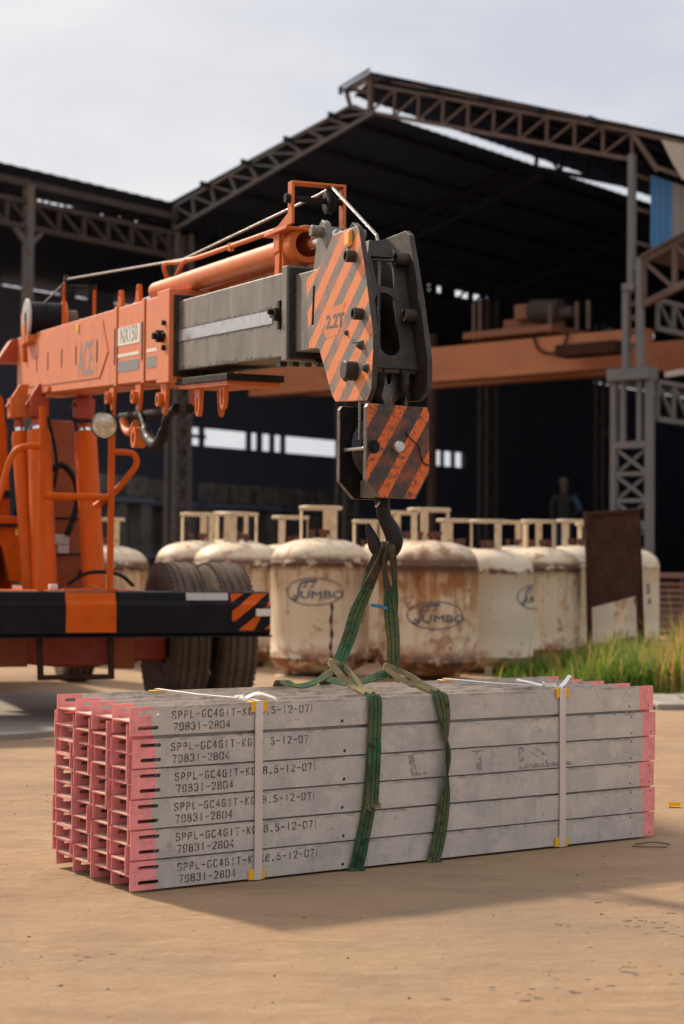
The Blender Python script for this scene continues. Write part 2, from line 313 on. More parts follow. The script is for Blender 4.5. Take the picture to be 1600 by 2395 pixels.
    def build(s, name, m_, parent=None, smooth=True, bevel=0, angle=35, loc=None):
        bmesh.ops.recalc_face_normals(s.bm, faces=s.bm.faces)
        me = bpy.data.meshes.new(name); s.bm.to_mesh(me); s.bm.free()
        o = bpy.data.objects.new(name, me); COL.objects.link(o)
        me.materials.append(MATS[m_] if isinstance(m_, str) else m_)
        if smooth:
            me.polygons.foreach_set('use_smooth', [True]*len(me.polygons)); me.set_sharp_from_angle(angle=R(angle))
        if parent: o.parent = parent
        if loc: o.location = loc
        if bevel:
            md = o.modifiers.new('bevel', 'BEVEL'); md.width = bevel; md.segments = 2; md.limit_method = 'ANGLE'; md.angle_limit = R(40); md.harden_normals = True
        return o
def text_geo(txt, size, bold=0., sx=1.):
    cu = bpy.data.curves.new('t', 'FONT'); cu.body = txt; cu.size = size; cu.align_x = 'CENTER'; cu.align_y = 'CENTER'; cu.offset = bold*size; cu.resolution_u = 4
    o = bpy.data.objects.new('t', cu); COL.objects.link(o); bpy.context.view_layer.update()
    me = bpy.data.meshes.new_from_object(o.evaluated_get(bpy.context.evaluated_depsgraph_get()))
    vs = [(v.co.x*sx, v.co.y, 0) for v in me.vertices]; fs = [tuple(p.vertices) for p in me.polygons]
    bpy.data.objects.remove(o); bpy.data.curves.remove(cu); bpy.data.meshes.remove(me); return vs, fs
def tag(o, label=None, cat=None, group=None, kind=None):
    for k, v in (('label', label), ('category', cat), ('group', group), ('kind', kind)):
        if v: o[k] = v
    return o
def empty(name, loc, rz=0, label=None, cat=None, group=None):
    o = bpy.data.objects.new(name, None); COL.objects.link(o); o.location = loc; o.rotation_euler = (0, 0, rz); o.empty_display_size = .1
    return tag(o, label, cat, group)
def circle(c, ax, ay, r, n=16): return [V(c)+V(ax)*r*cos(2*pi*k/n)+V(ay)*r*sin(2*pi*k/n) for k in range(n)]
def obround(c, ax, ay, half, r, n=7):
    c, ax, ay = V(c), V(ax), V(ay); out = []
    for k in range(n+1): t = -pi/2+pi*k/n; out.append(c+ax*(half+r*cos(t))+ay*r*sin(t))
    for k in range(n+1): t = pi/2+pi*k/n; out.append(c+ax*(-half+r*cos(t))+ay*r*sin(t))
    return out

# ------------------------------------------------------------------ daylight
SUN_AZ, SUN_EL = R(-43), R(38)
sd = V((sin(SUN_AZ)*cos(SUN_EL), cos(SUN_AZ)*cos(SUN_EL), sin(SUN_EL)))
sl = bpy.data.lights.new('sun', 'SUN'); sl.energy = 5.0; sl.angle = R(4); sl.color = (1, .87, .69)
so = bpy.data.objects.new('sun', sl); COL.objects.link(so); so.rotation_euler = sd.to_track_quat('Z', 'Y').to_euler(); so.location = sd*50
w = bpy.data.worlds.new('World'); SC.world = w; w.use_nodes = True; nt = w.node_tree; bg = nt.nodes['Background']
sk = nt.nodes.new('ShaderNodeTexSky'); sk.sky_type = 'NISHITA'; sk.sun_disc = False; sk.sun_elevation = SUN_EL; sk.sun_rotation = SUN_AZ; sk.dust_density = 3.5; sk.air_density = 1.2
tc = nt.nodes.new('ShaderNodeTexCoord')
cl = _range(nt, _noise(nt, tc.outputs['Generated'], (3.0, 3.0, 8), 6, .55), .34, .66, 0, 1)
cloud = _mix(nt, (6.2, 6.4, 7.1), (8.9, 8.7, 8.7), cl)
sz = nt.nodes.new('ShaderNodeSeparateXYZ'); nt.links.new(tc.outputs['Generated'], sz.inputs[0])
ov = nt.nodes.new('ShaderNodeVectorMath'); ov.operation = 'SCALE'; nt.links.new(cloud, ov.inputs[0])   # a hazy sky is brightest overhead
nt.links.new(_range(nt, sz.outputs[2], .32, .95, .90, 1.42), ov.inputs['Scale'])
sky = _mix(nt, sk.outputs[0], ov.outputs[0], .90)
nt.links.new(sky, bg.inputs[0]); bg.inputs[1].default_value = .1
SC.view_settings.view_transform = 'Standard'; SC.view_settings.look = 'None'; SC.view_settings.exposure = 0.2; SC.view_settings.gamma = 1
SC.cycles.max_bounces = 8; SC.cycles.diffuse_bounces = 6; SC.cycles.use_denoising = True

# ------------------------------------------------------------------ ground
g = MB().faces([(-400, -60, 0), (400, -60, 0), (400, 900, 0), (-400, 900, 0)], [(0, 1, 2, 3)]).build('ground', 'sandy_ground', smooth=False); tag(g, kind='structure')
g = MB().prism([[(-9, 9.62, -.05), (-1.86, 9.50, -.05), (-1.60, 9.78, -.05), (-1.5, 10.8, -.05), (-2.0, 12.6, -.05), (-9, 13.4, -.05)]], (0, 0, .085)).build('concrete_slab', 'slab_concrete', smooth=False, bevel=.006); tag(g, kind='structure')
kb = MB(); rk = random.Random(4)
for k in range(26):
    x = 1.75+k*.28; kb.box((x, 12.1+.06*k*.28+rk.uniform(-.03, .03), .012), (.27, .30+rk.uniform(-.05, .1), .07+rk.uniform(-.02, .02)), rz=R(4+rk.uniform(-6, 6)), rx=R(rk.uniform(-5, 5)))
    kb.box((x+.1, 12.85+.08*k*.28+rk.uniform(-.05, .05), .005), (.26, .35, .06), rz=R(rk.uniform(-12, 12)))
g = kb.build('kerb', 'concrete', smooth=False, bevel=.012); tag(g, kind='structure')
st = MB()
for _ in range(380):
    Y = 2.9+random.random()**1.5*9; X = random.uniform(-.24, .24)*Y; r = random.choice((.0012, .0016, .002, .0026, .0036))*random.uniform(.7, 1.2)
    bmesh.ops.create_icosphere(st.bm, subdivisions=1, radius=r, matrix=Matrix.Translation((X, Y, r*.35)) @ Matrix.Rotation(random.random()*6, 4, 'Z') @ Matrix.Diagonal((random.uniform(.7, 1.7), 1, .6, 1)))
for cx_, cy_, n_, sp in ((1.0, 4.55, 26, .16), (.72, 4.15, 22, .14), (1.12, 5.0, 22, .14), (.45, 3.95, 14, .10), (.2, 3.62, 14, .08), (.85, 4.75, 16, .1), (1.3, 4.6, 14, .1), (.35, 3.3, 8, .1), (-.35, 3.5, 8, .15), (-.8, 4.3, 10, .2), (1.25, 5.5, 14, .1), (.62, 3.4, 10, .06)):
    for _ in range(n_):      # crumbs of dried mud pressed into the yard
        X, Y, r = random.gauss(cx_, sp), random.gauss(cy_, sp*.5), random.uniform(.0025, .0075)
        bmesh.ops.create_icosphere(st.bm, subdivisions=1, radius=r, matrix=Matrix.Translation((X, Y, .0006)) @ Matrix.Rotation(random.uniform(-.5, .5), 4, 'Z') @ Matrix.Diagonal((random.uniform(1.2, 2.6), 1, .28, 1)))
g = st.build('pebbles', 'stone', smooth=False); tag(g, kind='stuff')

# ------------------------------------------------------------------ the bundle of steel sections
YAW = R(33.2); BU = V((cos(YAW), sin(YAW), 0)); BV = V((-sin(YAW), cos(YAW), 0)); B0 = V((-.624, 5.11, .008))
LEN, WID, HGT = 2.114, .531, .545
def Bp(u, v, z): return B0+BU*u+BV*v+V((0, 0, z))
WEB_H, WEB_T, STEM_T = .0856, .0052, .0044
def section_mesh(stem, flip, full):
    mb = MB(); xa, za = V((1, 0, 0)), V((0, 0, 1)); y0 = 0
    holes = []
    for z in (.0225, .0662): holes.append(obround((.061, y0, z), xa, za, .0295, .0056))
    if full:
        for z in (.013, .0725):
            holes.append(circle((LEN-.116, y0, z), xa, za, .0036, 10)); holes.append(circle((LEN-.024, y0, z), xa, za, .0036, 10))
        holes.append(circle((.756, y0, .0145 if not flip else .07), xa, za, .0056, 12))
    mb.prism([[V((0, y0, 0)), V((LEN, y0, 0)), V((LEN, y0, WEB_H)), V((0, y0, WEB_H))]]+holes, (0, WEB_T, 0))
    a, b = (WEB_T+.0002, WEB_T+stem) if stem > 0 else (stem, -.0002)
    nf = len(mb.bm.faces); mb.box((LEN/2, (a+b)/2, WEB_H/2), (LEN-.002, b-a, STEM_T)); mb.bm.faces.ensure_lookup_table()
    me = mb.build('tmp_section', 'galvanised', smooth=False).data; me.materials.append(MATS['stem_sunlit'])
    for p in me.polygons[nf:]:
        if abs(p.normal.x) < .5: p.material_index = 1     # unsprayed stems in tan with sunlight painted in; sawn ends stay pink
    o = bpy.data.objects['tmp_section']; bpy.data.objects.remove(o); me.name = 'steel_section'; return me
ROW = [.0908*i for i in range(5)]+[.0908*5+.0055]
LAY = [WID*k/4 for k in range(4)]+[WID-WEB_T]
me_out, me_in, me_backo, me_backi = section_mesh(.118, 0, True), section_mesh(.098, 0, False), section_mesh(-.118, 1, True), section_mesh(-.118, 1, False)
NTH = ['bottom', 'fifth from the top', 'fourth from the top', 'third from the top', 'second from the top', 'topmost']
NIN = ['lowest', 'second from the bottom', 'middle', 'second from the top', 'highest']
LYR = ['front', 'second', 'third', 'fourth', 'rear']
GRP = 'steel sections strapped in the bundle'
def section(me, u, v, z, label):
    o = bpy.data.objects.new('steel_section', me); COL.objects.link(o); o.location = Bp(u, v, z); o.rotation_euler = (0, random.uniform(-.0008, .0008), YAW+random.uniform(-.001, .001))
    return tag(o, label, 'steel section', GRP)
front = []
jit = [.006, .008, .0, .010, .012, -.004]
for k in range(5):
    for i in range(6):
        lab = ('stencilled galvanised steel section on the front face of the bundle, %s' % NTH[i] if k == 0 else
               'pink-ended steel section in the %s row of the bundle, %s' % (LYR[k], NTH[i]))
        o = section(me_out if k < 4 else me_backo, jit[i]*.6 if k == 0 else random.uniform(-.008, .008), LAY[k], ROW[i]+(.0046 if k == 4 else 0), lab)
        if k == 0: front.append(o)
    for i in range(5):
        section(me_in if k < 4 else me_backi, random.uniform(-.006, .006), LAY[k]+(WEB_T+.0165), ROW[i]+WEB_H/2+.0017+(.0046 if k == 4 else 0),
                'pink-ended section nested behind the %s row of the bundle, %s' % (LYR[k], NIN[i]))
# stencil alphabet: strokes in a 0..1 x 0..1 cell, broken where a stencil needs its bridges
def arc(cx_, cy_, rx, ry, a0, a1, n=7): return [(cx_+rx*cos(R(a0+(a1-a0)*k/n)), cy_+ry*sin(R(a0+(a1-a0)*k/n))) for k in range(n+1)]
TL, TR, BL, BR = (lambda y=.5: arc(.42, .78, .34, .22, 180, 95)), None, None, None
GL = {
 '0': [arc(.40, .72, .34, .28, 100, 180)+arc(.40, .28, .34, .28, 180, 260), arc(.60, .28, .34, .28, 280, 360)+arc(.60, .72, .34, .28, 0, 80)],
 '1': [[(.5, 0), (.5, 1)]],
 '2': [arc(.42, .74, .33, .26, 175, 100), arc(.58, .74, .33, .26, 80, -25)+[(.12, .05)], [(.2, .04), (.92, .04)]],
 '3': [arc(.42, .76, .32, .24, 170, 100), arc(.55, .76, .34, .24, 80, -80), arc(.55, .26, .36, .26, 80, -80), arc(.42, .26, .33, .26, 260, 190)],
 '4': [[(.62, 1), (.08, .3), (.45, .3)], [(.70, 1), (.70, 0)], [(.78, .3), (.95, .3)]],
 '5': [[(.85, .97), (.16, .97), (.14, .58), (.38, .62)], arc(.52, .32, .36, .30, 85, -80), arc(.42, .26, .33, .24, 260, 190)],
 '6': [arc(.45, .70, .34, .28, 95, 180)+arc(.45, .28, .34, .28, 180, 260), arc(.56, .28, .34, .28, 280, 450), arc(.56, .75, .30, .24, 80, 20)],
 '7': [[(.06, .97), (.40, .97)], [(.52, .97), (.92, .97), (.45, 0)]],
 '8': [arc(.42, .75, .30, .24, 100, 260), arc(.58, .75, .30, .24, 80, -80), arc(.42, .26, .35, .26, 100, 260), arc(.58, .26, .35, .26, 80, -80)],
 '9': [arc(.42, .70, .33, .29, 100, 260), arc(.58, .70, .33, .29, 80, 0)+arc(.58, .28, .33, .28, 0, -80), arc(.42, .25, .3, .25, 260, 200)],
 'S': [arc(.42, .76, .32, .24, 100, 200)+[(.3, .55)], arc(.58, .76, .30, .24, 80, 20), [(.42, .52)]+arc(.58, .26, .34, .26, 60, -80), arc(.42, .26, .34, .26, 260, 190)],
 'P': [[(.16, 0), (.16, 1)], [(.30, .97), (.52, .97)]+arc(.56, .72, .34, .25, 85, -85)+[(.30, .47)]],
 'L': [[(.18, 1), (.18, 0)], [(.32, .04), (.9, .04)]],
 'G': [arc(.44, .70, .34, .28, 100, 180)+arc(.44, .28, .34, .28, 180, 260), arc(.56, .74, .32, .25, 80, 20), arc(.56, .28, .34, .28, 280, 350)+[(.90, .44), (.6, .44)]],
 'C': [arc(.44, .70, .34, .28, 100, 180)+arc(.44, .28, .34, .28, 180, 260), arc(.56, .74, .32, .25, 80, 15), arc(.56, .26, .32, .26, 280, 345)],
 'T': [[(.04, .97), (.40, .97)], [(.60, .97), (.96, .97)], [(.5, .86), (.5, 0)]],
 'K': [[(.16, 0), (.16, 1)], [(.86, 1), (.36, .52)], [(.44, .46), (.88, 0)]],
 'X': [[(.1, 1), (.44, .56)], [(.90, 1), (.14, 0)], [(.56, .44), (.9, 0)]],
 '-': [[(.1, .5), (.9, .5)]], '.': [[(.40, .06), (.60, .06)]], '|': [[(.3, -.1), (.3, 1.1)]]}
def stencil(mb, txt, u0, zc, h, adv, wgl, stroke):
    x = u0
    for ch in txt:
        for st_ in GL[ch]:
            P = [V((x+px*wgl, 0, zc-h/2+pz*h)) for px, pz in st_]
            sw = stroke*(1.5 if ch == '.' else 1)*random.uniform(.85, 1.12)
            for p, q in zip(P, P[1:]):
                d = (q-p).normalized(); nrm = V((-d.z, 0, d.x))*sw/2; ex = d*sw*.32
                mb.faces([p-ex-nrm, q+ex-nrm, q+ex+nrm, p-ex+nrm], [(0, 1, 2, 3)])
        x += adv
TU = [.150, .142, .140, .136, .120, .132]
for i, o in enumerate(front):
    mb = MB()
    stencil(mb, 'SPPL-GC461T-KGX8.5-12-07', TU[i]+.008, .0585, .0225, .0206, .0142, .0037)
    if i != 4: stencil(mb, '|', TU[i]+.008+24*.0206, .0585, .0215, .0212, .0150, .0022)
    stencil(mb, '79831-2804', TU[i]+.013, .0225, .0225, .0203, .0142, .0037)
    for vtx in mb.bm.verts:      # the stencil was held slightly crooked
        vtx.co.z += (vtx.co.x-.15)*(.006 if i in (0, 1, 3) else .003); vtx.co.y = -.0007
    mb.build('stencil_lettering', 'stencil_faint' if i in (5, 4, 2) else 'stencil_ink', o, smooth=False)
    if i == 3:      # half-wiped hand-painted letters on the fourth row up
        mb = MB()
        for quad in ([(1.005, .078), (1.03, .078), (1.045, .018), (1.022, .016)], [(1.022, .018), (1.08, .018), (1.085, .010), (1.022, .008)], [(1.285, .078), (1.31, .078), (1.318, .010), (1.292, .008)], [(1.27, .080), (1.33, .081), (1.33, .075), (1.27, .073)],
                     [(1.475, .080), (1.497, .080), (1.500, .030), (1.478, .028)], [(1.497, .078), (1.51, .070), (1.615, .020), (1.60, .018)], [(1.49, .020), (1.70, .020), (1.72, .006), (1.47, .004)], [(1.55, .07), (1.56, .07), (1.60, .05), (1.59, .045)]):
            MB().faces([(x, -.0006, z) for x, z in quad], [(0, 1, 2, 3)]).build('smudged_stroke', 'smudge', o, smooth=False)

# ------------------------------------------------------------------ packing straps and corner protectors
EG = .0015
def protector(u, v, z, top, front_, label, w_=.058, yaw=0):
    mb = MB(); sy = -1 if front_ else 1; sz = 1 if top else -1
    mb.box((0, -sy*.015+sy*.0012, sz*.0012), (w_, .034, .0024)); mb.box((0, sy*.0012, -sz*.0145), (w_, .0024, .031))
    for k in (-1, 1): mb.box((k*(w_/2-.003), sy*.0022, -sz*.0145), (.004, .005, .031))
    o = mb.build('corner_protector', 'yellow_plastic', smooth=False, bevel=.0008); o.location = Bp(u, v, z); o.rotation_euler = (0, 0, YAW+yaw)
    return tag(o, label, 'corner protector', 'yellow corner protectors under the straps')
ZT = ROW[5]+WEB_H+.001
for su, ub, side in ((.441, .357, 'left'), (1.676, 1.555, 'right')):
    near = 'left of the green slings' if side == 'left' else 'right of the green slings'
    protector(su, -.0012, ZT, True, True, 'yellow corner protector on the front top edge under the strap %s' % near)
    protector(su-.004, -.0012, -.001, False, True, 'yellow corner protector at the front bottom edge under the strap %s' % near)
    protector(ub, WID+.001, ZT+.004, True, False, 'yellow corner protector on the far top edge under the strap %s' % near)
    e = empty('packing_strap', Bp(su, 0, 0), 0, 'translucent plastic packing strap round the bundle %s' % near, 'packing strap', 'plastic straps round the bundle')
    e.rotation_euler = (0, 0, YAW)
    off = .0048
    P = [(0, -off, -.004)]+[(.001*sin(z*9), -off, z) for z in (.05, .15, .25, .35, .45)]+[(0, -off, ZT-.004), (0, -.002, ZT+.003)]
    MB().ribbon(P, [(1, 0, 0)]*len(P), .028, .0012).build('band', 'strap_plastic', e)
    dx = ub-su
    P = [(0, -.002, ZT+.0035), (-.002, .03, ZT+.006), (dx*.2, .10, ZT+.007), (dx*.6, .30, ZT+.006), (dx, WID+.001, ZT+.0105), (dx, WID+.0075, ZT-.01), (dx, WID+.0075, .0), (dx*.5, WID-.05, -.004), (0, .2, -.004), (0, -off, -.004)]
    MB().ribbon(P, [(1, .15, 0)]*5+[(1, 0, 0)]*5, .016, .0012).build('band', 'strap_white', e)
    # the twisted, cut ends
    kn = MB(); rr = random.Random(3 if side == 'left' else 11)
    for q in range(5):
        a0 = rr.uniform(0, 6); P = [(-.01+rr.uniform(-.02, .01), .05+rr.uniform(-.02, .02), ZT+.006)]
        for s_ in range(3):
            l = P[-1]; P.append((l[0]+rr.uniform(-.018, .022), l[1]+rr.uniform(-.02, .02), ZT+.004+rr.uniform(.0, .016)))
        P = spline(P, 5); kn.ribbon(P, [(cos(a0+i*.2), sin(a0+i*.2), .4) for i in range(len(P))], .010, .001)
    if side == 'left':
        P = spline([(-.02, .055, ZT+.008), (.012, .035, ZT+.024), (.05, .03, ZT+.017), (.078, .026, ZT+.006)], 6)
        kn.ribbon(P, [(.5, 1, .35)]*len(P), .022, .001)
    else:
        P = spline([(.0, .01, ZT+.008), (.05, .05, ZT+.014), (.13, .12, ZT+.028), (.175, .16, ZT+.034)], 6); kn.ribbon(P, [(-.5, 1, .5)]*len(P), .014, .001)
        P = spline([(-.03, .07, ZT+.01), (-.055, .12, ZT+.02), (-.075, .16, ZT+.026)], 6); kn.ribbon(P, [(1, .3, .2)]*len(P), .018, .001)
    kn.build('knot', 'strap_white', e)
o = MB().box((0, 0, .004), (.05, .026, .0025)).box((0, .014, .011), (.05, .0025, .016)).box((-.022, .0, .008), (.004, .026, .008)).build('corner_protector', 'yellow_plastic', smooth=False, bevel=.001)
o.location = (1.375, 7.06, .001); o.rotation_euler = (0, 0, R(-8)); tag(o, 'yellow corner protector lying loose on the sandy ground right of the bundle', 'corner protector', 'yellow corner protectors under the straps')
tw = MB()
for P in ([(-1.79, 7.72, .006), (-1.70, 7.66, .012), (-1.60, 7.69, .01), (-1.53, 7.66, .004)], [(-1.62, 7.69, .01), (-1.60, 7.62, .008), (-1.63, 7.58, .003)]): tw.sweep(spline([tuple(p) for p in P], 5), .0028, 6)
o = tw.build('twig', 'twig'); tag(o, 'thin dry forked twig lying on the ground left of the bundle', 'twig')
o = MB().sweep(spline([(1.05, 6.10, .003), (1.12, 6.12, .007), (1.17, 6.09, .004)], 5), .002, 6).sweep(spline([(1.03, 6.05, .003), (1.10, 6.02, .006), (1.15, 6.04, .003)], 5), .0018, 6).build('twig', 'twig'); tag(o, 'small curled twig on the shaded ground below the right end of the bundle', 'twig')

# ------------------------------------------------------------------ hook block and hook
BLK = V((.139, 5.91, 1.213)); BLR = R(36)
blk = empty('hook_block', BLK, BLR, 'heavy crane hook block with worn orange and black striped cheek plates', 'hook block')
OUT = [(-.135, .305), (-.125, .319), (.128, .319), (.137, .30), (.139, .095), (.082, .0), (-.072, .0), (-.135, .058)]
for y, m_ in ((-.0865, 'block_stripes'), (.0665, 'block_stripes')):
    o = MB().prism([[V((x, y, z)) for x, z in OUT]], (0, .02, 0)).build('cheek_plate', m_, blk, smooth=False, bevel=.003)
    o.data.materials.append(MATS['block_edge']); o.data.materials.append(MATS['black_steel'])
    for p in o.data.polygons:
        if abs(p.normal.y) < .5: p.material_index = 1
        elif (p.normal.y > 0) == (y < 0): p.material_index = 2
MB().lathe([(.0, -.028), (.075, -.028), (.085, -.024), (.112, -.028), (.118, -.022), (.098, -.004), (.098, .004), (.118, .022), (.112, .028), (.085, .024), (.075, .028), (.0, .028)], 40, (0, 0, .175), 'Y').build('sheave', 'grease', blk)
MB().box((.0, .0, .035), (.10, .128, .06)).build('crosshead', 'block_edge', blk, bevel=.004)
MB().cyl((-.112, -.07, .168), (-.112, .07, .168), .0075, 14).build('spacer_bar', 'worn_steel', blk)
MB().lathe([(.0, -.105), (.017, -.105), (.021, -.100), (.021, -.086)], 24, (-.003, 0, .176), 'Y').build('axle_pin', 'worn_steel', blk)
MB().lathe([(.0, -.097), (.012, -.097), (.013, -.092), (.022, -.092), (.024, -.086)], 24, (-.104, 0, .172), 'Y').build('bolt', 'black_steel', blk)
wr = MB(); wr.sweep(spline([(.03, -.090, .225), (.06, -.092, .20), (.085, -.091, .185), (.095, -.092, .15), (.11, -.090, .125), (.135, -.095, .115), (.148, -.1, .098)], 5), .0022, 6); wr.build('wire_strand', 'black_steel', blk)
# the hook: centre line measured in the plane facing the yard
HK = [(893, 1166, 17), (896, 1190, 17), (901, 1214, 17), (914, 1236, 20), (922.5, 1260, 21), (916, 1282, 21.5), (898, 1292, 21), (880, 1281, 17), (871.5, 1260, 14), (864, 1240, 9.5), (859.5, 1226, 4.5)]
hp = spline([(*(Matrix.Rotation(-BLR, 3, 'Z') @ (at(x, y, 5.905)-BLK)), r*.001478) for x, y, r in HK], 6)
MB().sweep([p[:3] for p in hp], [p[3] for p in hp], 16, flat=.78, flatdir=tuple(Matrix.Rotation(-BLR, 3, 'Z') @ V((.12, -1, 0)))).build('hook', 'hook_steel', blk, angle=60)
MB().cyl((0, 0, -.03), (0, 0, .02), .026, 20).build('hook_nut', 'black_steel', blk, bevel=.003)
MB().cyl((-.035, -.01, -.028), (-.02, -.01, -.012), .005, 10).build('latch_pin', 'worn_steel', blk)

# ------------------------------------------------------------------ green slings
def ribbon_obj(path, name, m_, parent, th=.0045, n=7, base=None):
    """path: (point, width direction, width)"""
    rows = [(*p, *V(d).normalized(), w_) for p, d, w_ in path]; rows = spline(rows, n); b = base or V((0, 0, 0))
    if m_ == 'sling_green':
        for q in (-.16, .16):
            cs = [V(r[:3])-b+V(r[3:6]).normalized()*r[6]*q for r in rows]
            MB().ribbon(cs, [V(r[3:6]) for r in rows], [r[6]*.045 for r in rows], th+.0012).build('stitching', 'stitch', parent, angle=70)
    return MB().ribbon([V(r[:3])-b for r in rows], [V(r[3:6]) for r in rows], [r[6] for r in rows], th).build(name, m_, parent, angle=70)
HKp = V((.143, 5.91, 1.0)); X = V((1, 0, 0))
VIEW = V((0, 1, 0))
def sling(side):
    L_ = side == 'left'
    base = Bp(.87 if L_ else 1.14, .25, 0); base.z = 0
    e = empty('lifting_sling', base, 0, 'green webbing sling round the bundle, %s' % ('the one with a frayed end hanging half way down' if L_ else 'twisted across its front, farther from the stencilled numbers'),
              'lifting sling', 'green slings hung from the hook')
    U, Vv, Z = BU, BV, V((0, 0, 1))
    ch = Bp(.872, .215, .632) if L_ else Bp(1.097, .215, .612)
    f_ = lambda u, v, z: Bp(u, v, z)
    W = .050
    if L_:
        P = [(ch+V((.0, -.004, -.002)), U*.4+V((0, 0, -.9)), .022), (f_(.874, .135, .592), U*.7+Vv*-.2+Z*-.5, .032), (f_(.872, .07, ZT+.014), U, .042), (f_(.873, .022, ZT+.008), U, .048), (f_(.874, -.008, ZT-.004), U, W), (f_(.873, -.012, .49), U, W), (f_(.871, -.010, .40), U, W),
             (f_(.862, -.008, .27), U+Z*.06, W), (f_(.851, -.008, .18), U+Z*.12, W), (f_(.828, -.008, .08), U+Z*.2, W), (f_(.806, -.010, .004), U+Z*.2, W), (f_(.803, .02, -.0055), U, W), (f_(.82, .45, -.0055), U, W), (f_(.825, WID+.008, .0), U, W), (f_(.835, WID+.012, .3), U, W),
             (f_(.838, WID+.004, ZT+.004), U, W), (f_(.842, .46, ZT+.012), U, W), (f_(.852, .36, ZT+.020), U*.8+Z*.5, .046), (f_(.862, .27, ZT+.055), U*.5+Z*.8, .040), (ch+V((-.012, .01, -.012)), U*.3+Z*.9, .03)]
    else:
        P = [(ch+V((.0, -.004, -.002)), U*.4+V((0, 0, -.9)), .022), (f_(1.118, .135, .585), U*.7+Vv*-.2+Z*-.5, .030), (f_(1.132, .07, ZT+.014), U, .044), (f_(1.137, .022, ZT+.007), U, .05), (f_(1.140, -.008, ZT-.006), U, .055), (f_(1.150, -.012, .49), U, .050), (f_(1.158, -.014, .43), U+Vv*.5, .046),
             (f_(1.1635, -.018, .375), U*.45+Vv, .044), (f_(1.1640, -.020, .335), U*.30+Vv, .044), (f_(1.163, -.018, .28), U*.7+Vv*.9, .046), (f_(1.157, -.013, .20), U+Vv*.25+Z*.1, W), (f_(1.143, -.009, .10), U+Z*.2, W), (f_(1.115, -.010, .004), U+Z*.2, W), (f_(1.112, .02, -.0055), U, W), (f_(1.12, .45, -.0055), U, W), (f_(1.10, WID+.008, .0), U, W), (f_(1.05, WID+.012, .3), U, W),
             (f_(1.03, WID+.004, ZT+.004), U, W), (f_(1.035, .46, ZT+.012), U, W), (f_(1.052, .36, ZT+.020), U*.8+Z*.5, .042), (f_(1.075, .28, ZT+.045), U*.5+Z*.8, .034), (ch+V((-.010, .012, -.008)), U*.3+Z*.9, .026)]
    ribbon_obj(P[3:], 'basket_band', 'sling_green', e, .005, 6, base)
    # the khaki, frayed eye the band is choked through: two strands
    c2 = P[3][0]
    for s_ in (-1, 1):
        q = [(c2+U*.012*s_, U*.8+Z*s_*.6, .026), (P[2][0]+U*.012*s_+Z*.004, U*.6+Z*.8*s_, .024), (P[1][0]+U*.017*s_+Z*(.006 if s_ > 0 else -.004), U*.3+Z, .022),
             (ch+U*.026*s_+Z*(.012 if s_ < 0 else .004)+V((0, -.012, 0)), U*.2+Z, .020), (ch+U*(-.020)+Z*.022+V((0, -.006*s_, 0)), U*.4+Z*.5, .018)]
        ribbon_obj([(a_, b_, c_*.8) for a_, b_, c_ in q], 'choke_eye', 'sling_worn', e, .013, 6, base)
    MB().sweep(spline([tuple(p-base) for p in (ch+U*-.026+Z*.026+V((0, -.012, 0)), ch+U*-.012+Z*.006+V((0, -.02, 0)), ch+U*.010+Z*-.014+V((0, -.02, 0)), ch+U*.03+Z*-.034+V((0, -.016, 0)))], 5), .0085, 9).build('choke_eye', 'sling_worn', e, angle=80)
    # leg up to the hook, splitting into the two strands of the top eye
    mid = atd(818, 1402, 5.88) if L_ else atd(896, 1405, 5.88)
    dirx = V((.9, .2, -.38)) if L_ else X
    leg = [(ch+Z*-.022, V((.55, .3, .2)), .030), (ch+Z*.01+X*.004, X, .040), ((ch+mid)/2+(X*.004 if L_ else X*.006), dirx, .046), (mid, dirx, .048)]
    if L_:
        legA = leg+[(atd(843, 1348, 5.885), V((.9, .25, -.3)), .040), (atd(868, 1290, 5.87), V((.7, .6, -.2)), .030), (atd(881, 1250, 5.85), V((.6, .6, 0)), .026), (atd(884, 1243, 5.90), V((1, .1, 0)), .026)]
        legB = [(mid+X*-.012+V((0, .012, 0)), V((.9, -.2, -.3)), .03), (atd(831, 1370, 5.91), V((.9, -.2, -.3)), .034), (atd(848, 1312, 5.93), V((.9, -.2, -.25)), .032), (atd(860, 1280, 5.945), V((.9, 0, -.2)), .028), (atd(872, 1252, 5.94), X, .026)]
    else:
        legA = leg+[(atd(891, 1358, 5.875), X, .032), (atd(883, 1322, 5.87), V((.7, .7, 0)), .020), (atd(881, 1296, 5.86), V((.6, .8, 0)), .020), (atd(888, 1262, 5.85), V((.8, .5, 0)), .022), (atd(890, 1245, 5.89), X, .024)]
        legB = [(mid+X*.010+V((0, .012, 0)), X, .028), (atd(904, 1368, 5.90), V((.8, .5, .1)), .030), (atd(905, 1335, 5.89), V((.5, .8, 0)), .022), (atd(903, 1300, 5.87), V((.7, .6, 0)), .024), (atd(898, 1262, 5.85), V((.8, .4, 0)), .026), (atd(895, 1247, 5.89), X, .026)]
    k = len(leg)
    ribbon_obj(leg+[legA[k]], 'leg', 'sling_green', e, .006, 6, base)
    ribbon_obj(legA[k:], 'hook_eye', 'sling_dark', e, .007, 6, base)
    ribbon_obj(legB[:3], 'leg', 'sling_green', e, .006, 6, base)
    ribbon_obj(legB[2:], 'hook_eye', 'sling_dark', e, .007, 6, base)
